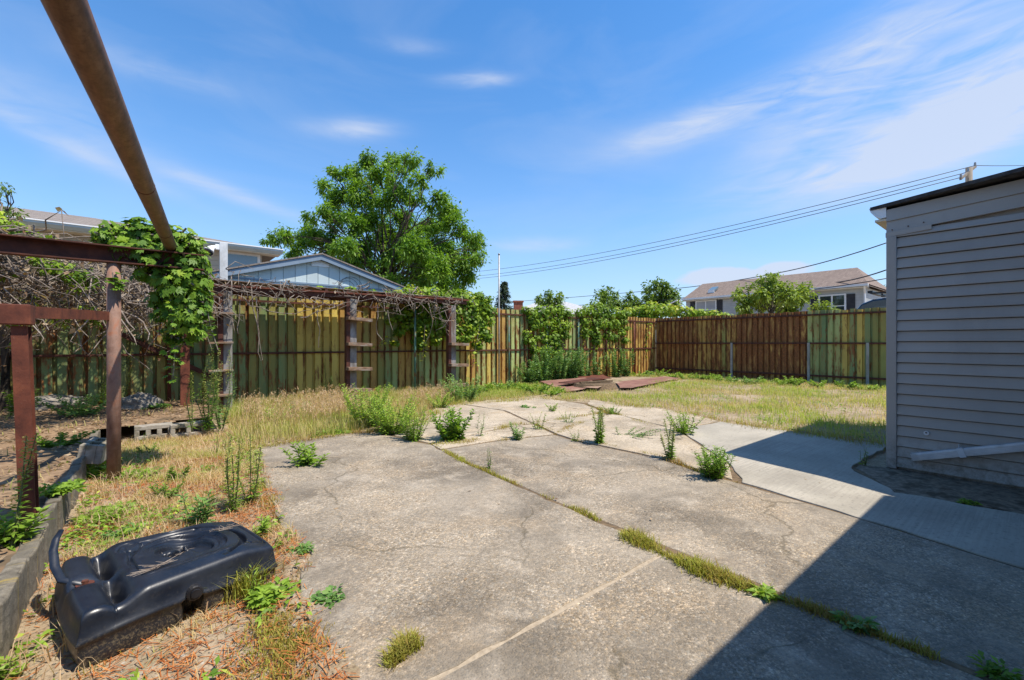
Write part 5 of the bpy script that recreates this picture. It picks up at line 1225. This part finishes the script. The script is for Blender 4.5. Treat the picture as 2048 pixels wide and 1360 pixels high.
# low weeds lining the joints
def joint(pts, n, wid, h, label, gap=0.0, seed=1, tone=.5):
    global RNG
    RNG = np.random.default_rng(seed); P = [np.array((p.x,p.y)) if isinstance(p,Vector) else np.array(p) for p in [gp(*q_) for q_ in pts]]
    seg = [np.linalg.norm(P[i+1]-P[i]) for i in range(len(P)-1)]; cum = np.concatenate([[0],np.cumsum(seg)]); t = RNG.uniform(0,cum[-1],n)
    i = np.clip(np.searchsorted(cum,t)-1,0,len(seg)-1); f = (t-cum[i])/np.array(seg)[i]; A = np.array(P)[i]; B_ = np.array(P)[i+1]; q_ = A+(B_-A)*f[:,None]
    amt = np.clip(.5+.9*vnoise(t*1.3,t*.4+seed,2.0,seed)-gap,0,1); k = RNG.uniform(0,1,n) < amt
    q_ = q_[k]; am = amt[k]; q_ = q_ + RNG.normal(0,1,q_.shape)*(wid*(.35+.8*am))[:,None]
    var = np.clip(tone+.3*vnoise(q_[:,0],q_[:,1],4,seed)+RNG.normal(0,.2,len(q_)),0,1)
    blades('joint_weeds', label, q_[:,0], q_[:,1], np.full(len(q_),-.012), RNG.uniform(.25,1,len(q_))*h*(.5+.8*am), 'moss', var, .0028, 1.0)
joint([(868,888),(930,925),(1060,978),(1200,1040)], 5200, .030, .06, 'brown green weeds filling the far half of the long patio joint', .0, 2)
joint([(1200,1040),(1262,1078)], 700, .012, .03, 'thin dry weeds in the middle of the long patio joint', .2, 3, .3)
joint([(1258,1075),(1330,1110),(1420,1150),(1500,1180)], 5600, .034, .07, 'thick green weeds in the near half of the long patio joint', -.2, 4, .62)
joint([(1500,1180),(1610,1215),(1720,1258),(1860,1310)], 1800, .022, .05, 'weeds in the shaded end of the long patio joint', .05, 5, .4)
joint([(1070,848),(1150,880),(1200,886),(1330,915),(1390,940),(1480,965)], 4200, .035, .06, 'dry weeds along the far lengthwise joint', .05, 6, .35)
joint([(845,890),(935,885),(1020,850),(1110,840),(1210,825),(1250,832)], 3600, .05, .06, 'dry weeds along the cross joint', .05, 7, .4)
joint([(1000,880),(1110,868),(1150,850),(1215,830)], 2000, .04, .05, 'dry weeds along the second cross joint', .1, 8, .35)
joint([(1170,808),(1240,830),(1300,850),(1345,862)], 2000, .05, .06, 'dry weeds in the farthest joint', .1, 9, .4)
joint([(1480,968),(1620,1010),(1800,1062)], 900, .014, .02, 'moss along the edge of the new concrete strip', .2, 10, .2)
joint([(780,1330),(800,1310),(825,1290)], 1500, .020, .07, 'wiry tuft growing on the near slab at the bottom', -.5, 11, .6)
joint([(510,897),(700,868),(845,848)], 2600, .06, .07, 'dry grass fringe along the top edge of the left slab', -.1, 12, .3)
joint([(845,848),(880,812),(1080,797),(1180,802),(1290,815),(1380,828),(1500,852),(1640,872),(1765,892)], 9000, .11, .09, 'half dry grass fringe creeping over the far slab edges', -.1, 16, .5)
joint([(518,960),(560,1050),(600,1130),(590,1250),(640,1350)], 4600, .05, .045, 'reddish dry fringe along the left slab edge', -.1, 13, .3)
joint([(560,1220),(570,1290),(560,1350)], 3600, .09, .028, 'yellow green mat of weeds at the bottom edge left of the slab', -.4, 14, .6)
joint([(478,1195),(500,1170),(520,1150)], 420, .03, .16, 'thin green grass growing against the front of the black base', -.4, 15, .8)
# pine needles and leaf litter
RNG = np.random.default_rng(77)
x, y = scatter(34000, [(-.49,1.4),(.62,1.4),(.62,2.3),(.85,3.4),(.95,4.6),(1.1,6.6),(.3,6.4),(-.48,7.2)], lambda a,b: np.clip(.45+.8*vnoise(a,b,2.6,31),0,1))
N = len(x); a = RNG.uniform(0,6.28,N); L_ = RNG.uniform(.03,.08,N); dv_ = np.stack([np.cos(a)*L_,np.sin(a)*L_,RNG.normal(0,.012,N)],1); b = np.stack([x,y,gz(x,y)+RNG.uniform(.002,.014,N)],1); s = np.stack([-np.sin(a),np.cos(a),0*a],1)*.0019
V = np.stack([b-s,b+s,b+dv_+s,b+dv_-s],1).reshape(-1,3); Fc = (np.arange(N)*4)[:,None]+np.arange(4)[None]
tag(array_mesh('pine_needles', V, Fc, M['pine'], np.repeat(RNG.uniform(0,1,N),4)), 'orange brown pine needles scattered around the black base', 'needles', kind='stuff')
x, y = scatter(9000, [(-4,3),(-.6,3),(-.6,8),(.9,8.4),(.9,11.2),(-4,11.2)]); N = len(x)
lv = Leaves(); lv.add(np.stack([x,y,BED_Z+.02*vnoise(x,y,3,5)+.005],1), rdir(N,-.1,.25), RNG.uniform(.02,.07,N), RNG.uniform(.01,.04,N), RNG.uniform(0,.8,N), droop=0.1)
tag(lv.build('leaf_litter', M['leaf_dead']), 'brown leaf litter on the raised bed', 'leaf litter', kind='stuff')
x, y = scatter(700, [(-.49,1.4),(4.4,1.0),(7.5,3),(8,6.8),(4,8),(1,6.5),(-.4,8)], lambda a,b: np.where(a<.9,.6,.22)); N = len(x)
lv = Leaves(); lv.add(np.stack([x,y,np.where(in_poly(x,y,PATIO),.008,gz(x,y)+.01)],1), rdir(N,-.05,.15), RNG.uniform(.015,.045,N), RNG.uniform(.008,.022,N), RNG.uniform(0,1,N), droop=0.05)
tag(lv.build('fallen_leaves', M['leaf_dead']), 'scattered dry leaf scraps on patio and verge', 'leaf litter', kind='stuff')
def ground_cover(n, poly, label, seed, thr, zf=gz):
    x, y = scatter(n, poly, lambda a,b: np.clip((vnoise(a,b,2.3,seed)-thr)*3,0,1)); k = clear(x,y); x, y = x[k], y[k]; N = len(x)
    lv = Leaves(); lv.add(np.stack([x,y,zf(x,y)+RNG.uniform(.0,.05,N)],1), rdir(N,.0,.8), RNG.uniform(.03,.075,N), RNG.uniform(.012,.03,N), np.clip(RNG.normal(.45,.25,N),0,1), droop=.4)
    tag(lv.build('ground_cover', M['leaf_weed']), label, 'ground cover', kind='stuff')
ground_cover(15000, verge, 'low green leaves patched through the dry verge', 41, .12)
ground_cover(26000, strip, 'low green leaves at the foot of the tall dry grass', 43, .05)
ground_cover(42000, lawn, 'low green leaves patched through the dry lawn', 45, .12)
# loose gravel on the dirt
x, y = scatter(2600, [(-.49,1.3),(.6,1.3),(.8,3.4),(.9,4.9),(-.45,5)]); x2, y2 = scatter(1600, [(4.8,-.6),(6.15,-.6),(6.15,1.1),(5.8,1.3),(5.3,.6)]); x = np.concatenate([x,x2]); y = np.concatenate([y,y2]); N = len(x)
s = RNG.uniform(.002,.008,N)[:,None,None]; o8 = np.array([[-1,0,0],[0,-1,0],[1,0,0],[0,1,0],[0,0,.8],[0,0,-.5]])[None]*RNG.uniform(.6,1.3,(N,6,3))
V = (np.stack([x,y,gz(x,y)+.002],1)[:,None,:]+o8*s).reshape(-1,3); Fc = ((np.arange(N)*6)[:,None,None]+np.array([[0,1,4],[1,2,4],[2,3,4],[3,0,4],[1,0,5],[2,1,5],[3,2,5],[0,3,5]])[None]).reshape(-1,3)
tag(array_mesh('gravel', V, Fc, M['rock']), 'small stones on the bare dirt', 'gravel', kind='stuff')

# ================================================================== BASKETBALL HOOP BASE
A = gp(146,1335); B_ = gp(556,1148); Cc = gp(470,1035,.17); Dd = gp(110,1118,.19)
A, B_, Cc, Dd = [np.array((p.x,p.y)) for p in (A,B_,Cc,Dd)]
ctr = (A+B_+Cc+Dd)/4
def bil(p, q_):
    p = np.asarray(p)[...,None]; q_ = np.asarray(q_)[...,None]
    return (1-p)*(1-q_)*A + p*(1-q_)*B_ + p*q_*Cc + (1-p)*q_*Dd
def sm(a, b, x): t = np.clip((x-a)/(b-a),0,1); return t*t*(3-2*t)
def hgt(p, q_):
    X = p*.92; Y_ = (q_-.5)*.64                  # metres, roughly
    h = .175 + .045*sm(.16,.30,p) - .03*sm(.75,1.0,p)
    # rounded roll at the wide end, then a deep channel crossed by the bracket saddle
    h = np.where(p < .155, .150 + .050*np.sqrt(np.clip(1-((p-.070)/.092)**2, 0, 1)), h)
    ch = np.exp(-((p-.19)/.030)**2); sad = np.exp(-((q_-.50)/.05)**2)
    h = h - .095*ch*(1-.8*sad)*sm(.05,.2,q_)*sm(.02,.15,1-q_)
    flat = sad*(p < .16); h = h*(1-flat) + .165*flat
    # shallow round dish with stepped rings towards the narrow end
    r = np.hypot(X-.52, (Y_)*1.05); ang = np.arctan2(Y_, X-.52)
    h = h - .038*(1-sm(.140,.146,r))*sm(-.9,.2,np.cos(ang-.9)) - .020*(1-sm(.210,.215,r))*sm(-.6,.4,np.cos(ang-.7))
    arc = np.exp(-((r-.30)/.016)**4)*1.15*sm(.05,.5,np.cos(ang-.25)); h = h - .034*arc
    arc2 = np.exp(-((r-.255)/.012)**2)*sm(-.2,.4,np.cos(ang-2.1)); h = h - .018*arc2
    # fill well
    pk_ = np.exp(-(((X-.57)/.085)**2 + ((Y_-.15)/.05)**2)**2); h = h - .028*pk_
    # raised shoulder along the front
    h = h + .012*np.exp(-((q_-.13)/.07)**2)*sm(.25,.4,p)*(1-sm(.8,.95,p))
    # crisp moulded lines
    line = lambda d, w: np.exp(-(d/w)**4)
    h = h - .007*line(q_-(.165+.02*np.sin(p*6)), .008)*sm(.30,.34,p)*(1-sm(.90,.93,p))
    h = h - .007*line(q_-.86, .008)*sm(.30,.34,p)*(1-sm(.72,.75,p)) - .007*line(p-.30, .006)*sm(.20,.24,q_)*(1-sm(.80,.84,q_))
    h = h + .006*line(r-.180, .006)*sm(-.2,.3,np.cos(ang-1.0)) - .010*line(p-.955, .008)*sm(.10,.16,q_)*(1-sm(.84,.9,q_))
    h = h - .009*line(np.hypot((X-.30)/1.0, Y_-.20)-.055, .007) - .008*line(np.hypot(X-.78, Y_+.18)-.035, .006)
    # torn hole
    hr = ((X-.47)/.075)**2 + ((Y_+.045+.012*np.sin(X*60))/.042)**2; h = h - .055*(1-sm(.75,1.05,hr))
    # rounded rim
    e = np.minimum(np.minimum(p/.032, (1-p)/.032), np.minimum(q_/.045, (1-q_)/.045)); e = np.clip(e,0,1)
    h = h + .014
    return h - .045*(1-np.sqrt(np.clip(1-(1-e)**2,0,1)))
npz, nqz = 280, 190
pp_ = np.linspace(0,1,npz); qq_ = np.linspace(0,1,nqz)
# round the plan corners
PP, QQ = np.meshgrid(pp_, qq_, indexing='ij')
def plan(P_, Q_):
    a = P_*2-1; b = Q_*2-1; k = .955; f = 1-(1-k)*np.clip(np.abs(a)*np.abs(b),0,1)**3.0
    return bil((a*f+1)/2, (b*f+1)/2)
XY = plan(PP, QQ)-ctr; Hh = hgt(PP, QQ); V = np.concatenate([XY, Hh[...,None]], -1).reshape(-1,3)
ix = np.arange(npz*nqz).reshape(npz,nqz)
Fq = [np.stack([ix[:-1,:-1],ix[1:,:-1],ix[1:,1:],ix[:-1,1:]],-1).reshape(-1,4)]
ring = np.concatenate([ix[:,0], ix[-1,1:], ix[-2::-1,-1], ix[0,-2:0:-1]]); rp = PP.ravel()[ring]; rq = QQ.ravel()[ring]
rv = V[ring]; nrm = unit(np.concatenate([rv[:,:2], 0*rv[:,:1]],1)); top = rv[:,2]
seam = .088 + .02*np.sin(rp*5) + .015*rp
rows = [(seam+.012, 0.012), (seam+.006, .020), (seam-.004, .020), (seam-.012, .008), (seam*.5, .010), (seam*0+.012, .004), (seam*0-.02, -.01)]
notch = np.exp(-((rp-.50)/.045)**4)*(rq < .01)
prev = ring; allV = [V]; nv = len(V)
for k, (zz, outv) in enumerate(rows):
    z_ = np.minimum(zz, top-.004) if k == 0 else zz
    dep = (notch*.09)*(1 if k >= 3 else (.4 if k == 2 else 0))
    nvp = rv + nrm*(outv-dep)[:,None] if np.ndim(dep) else rv+nrm*outv
    nvp = nvp.copy(); nvp[:,2] = z_; cur = np.arange(nv, nv+len(ring)); allV.append(nvp); nv += len(ring)
    Fq.append(np.stack([prev, cur, np.roll(cur,-1), np.roll(prev,-1)],-1)); prev = cur
hb_ = thing('basketball_hoop_base', 'black moulded plastic basketball hoop base lying on the verge', 'hoop base', (ctr[0],ctr[1],-.03))
hb_.rotation_euler = (math.radians(-1.0), math.radians(1.0), 0)
o = array_mesh('shell', np.concatenate(allV), np.concatenate(Fq), M['plastic'], parent=hb_, smooth=True)
import bmesh
bm = bmesh.new(); bm.from_mesh(o.data); bmesh.ops.recalc_face_normals(bm, faces=bm.faces); bm.to_mesh(o.data); bm.free()
def lp(p, q_, z): v_ = plan(np.array(p), np.array(q_))-ctr; return Vector((v_[0], v_[1], z))
c_ = lp(.50,0,.132); nrm_ = Vector((c_.x-lp(.5,.2,0).x, c_.y-lp(.5,.2,0).y, 0)).normalized()
cap = MB().tube([c_-nrm_*.02, c_+nrm_*.030, c_+nrm_*.034], [.036,.036,.030], 20).build('drain_cap', M['plastic_dark'], hb_)
MB().tube([c_+nrm_*.034, c_+nrm_*.042], [.022,.020], 16).build('cap_knob', M['plastic_dark'], cap)
bk = lp(.085,.5,.182); MB().tube([bk, bk+Vector((0,0,.010))], .035, 12).build('bolt_plate', M['rust'], hb_); MB().tube([bk+Vector((0,0,.010)), bk+Vector((0,0,.026))], .014, 6).build('bolt', M['rust_dark'], hb_)
O = Vector((ctr[0],ctr[1],-.03)); d_ = (bk+O)
dep_b = d_.x*S1+d_.y*C1
P_ = [pd(145,1191,dep_b)-O, pd(122,1165,dep_b+.02)-O, pd(107,1138,dep_b+.05)-O, pd(103,1105,dep_b+.10)-O, pd(108,1082,dep_b+.14)-O, pd(119,1063,dep_b+.18)-O]
P_[0] = bk+Vector((0,0,.008))
MB().tube(P_, [.020,.020,.019,.018,.016,.012], 12, flat=.6).build('strut', M['plastic'], hb_, smooth=True)
w = MB(); lv = Leaves()
for k in range(26):
    b0 = lp(.47+rr.uniform(-.1,.1), .44+rr.uniform(-.1,.1), .197); e0 = b0+Vector((rr.uniform(-.07,.07),rr.uniform(-.07,.07),rr.uniform(.0,.03))); w.tube([b0, b0.lerp(e0,.5)+Vector((0,0,.01)), e0], [.0018,.0018,.001], 4)
for (p_, q0) in ((.37,.24),(.84,.62)):
    for k in range(22):
        b0 = lp(p_+rr.uniform(-.06,.06), q0+rr.uniform(-.03,.03), float(hgt(np.array(p_),np.array(q0)))+.015); e0 = b0+Vector((rr.uniform(-.09,.09),rr.uniform(-.05,.05),rr.uniform(-.0,.02))); w.tube([b0, e0], [.0022,.001], 4)
tag(w.build('dry_stalks', M['twig']), 'dry grass stalks lying on top of the black base', 'dry grass', kind='stuff').location = O
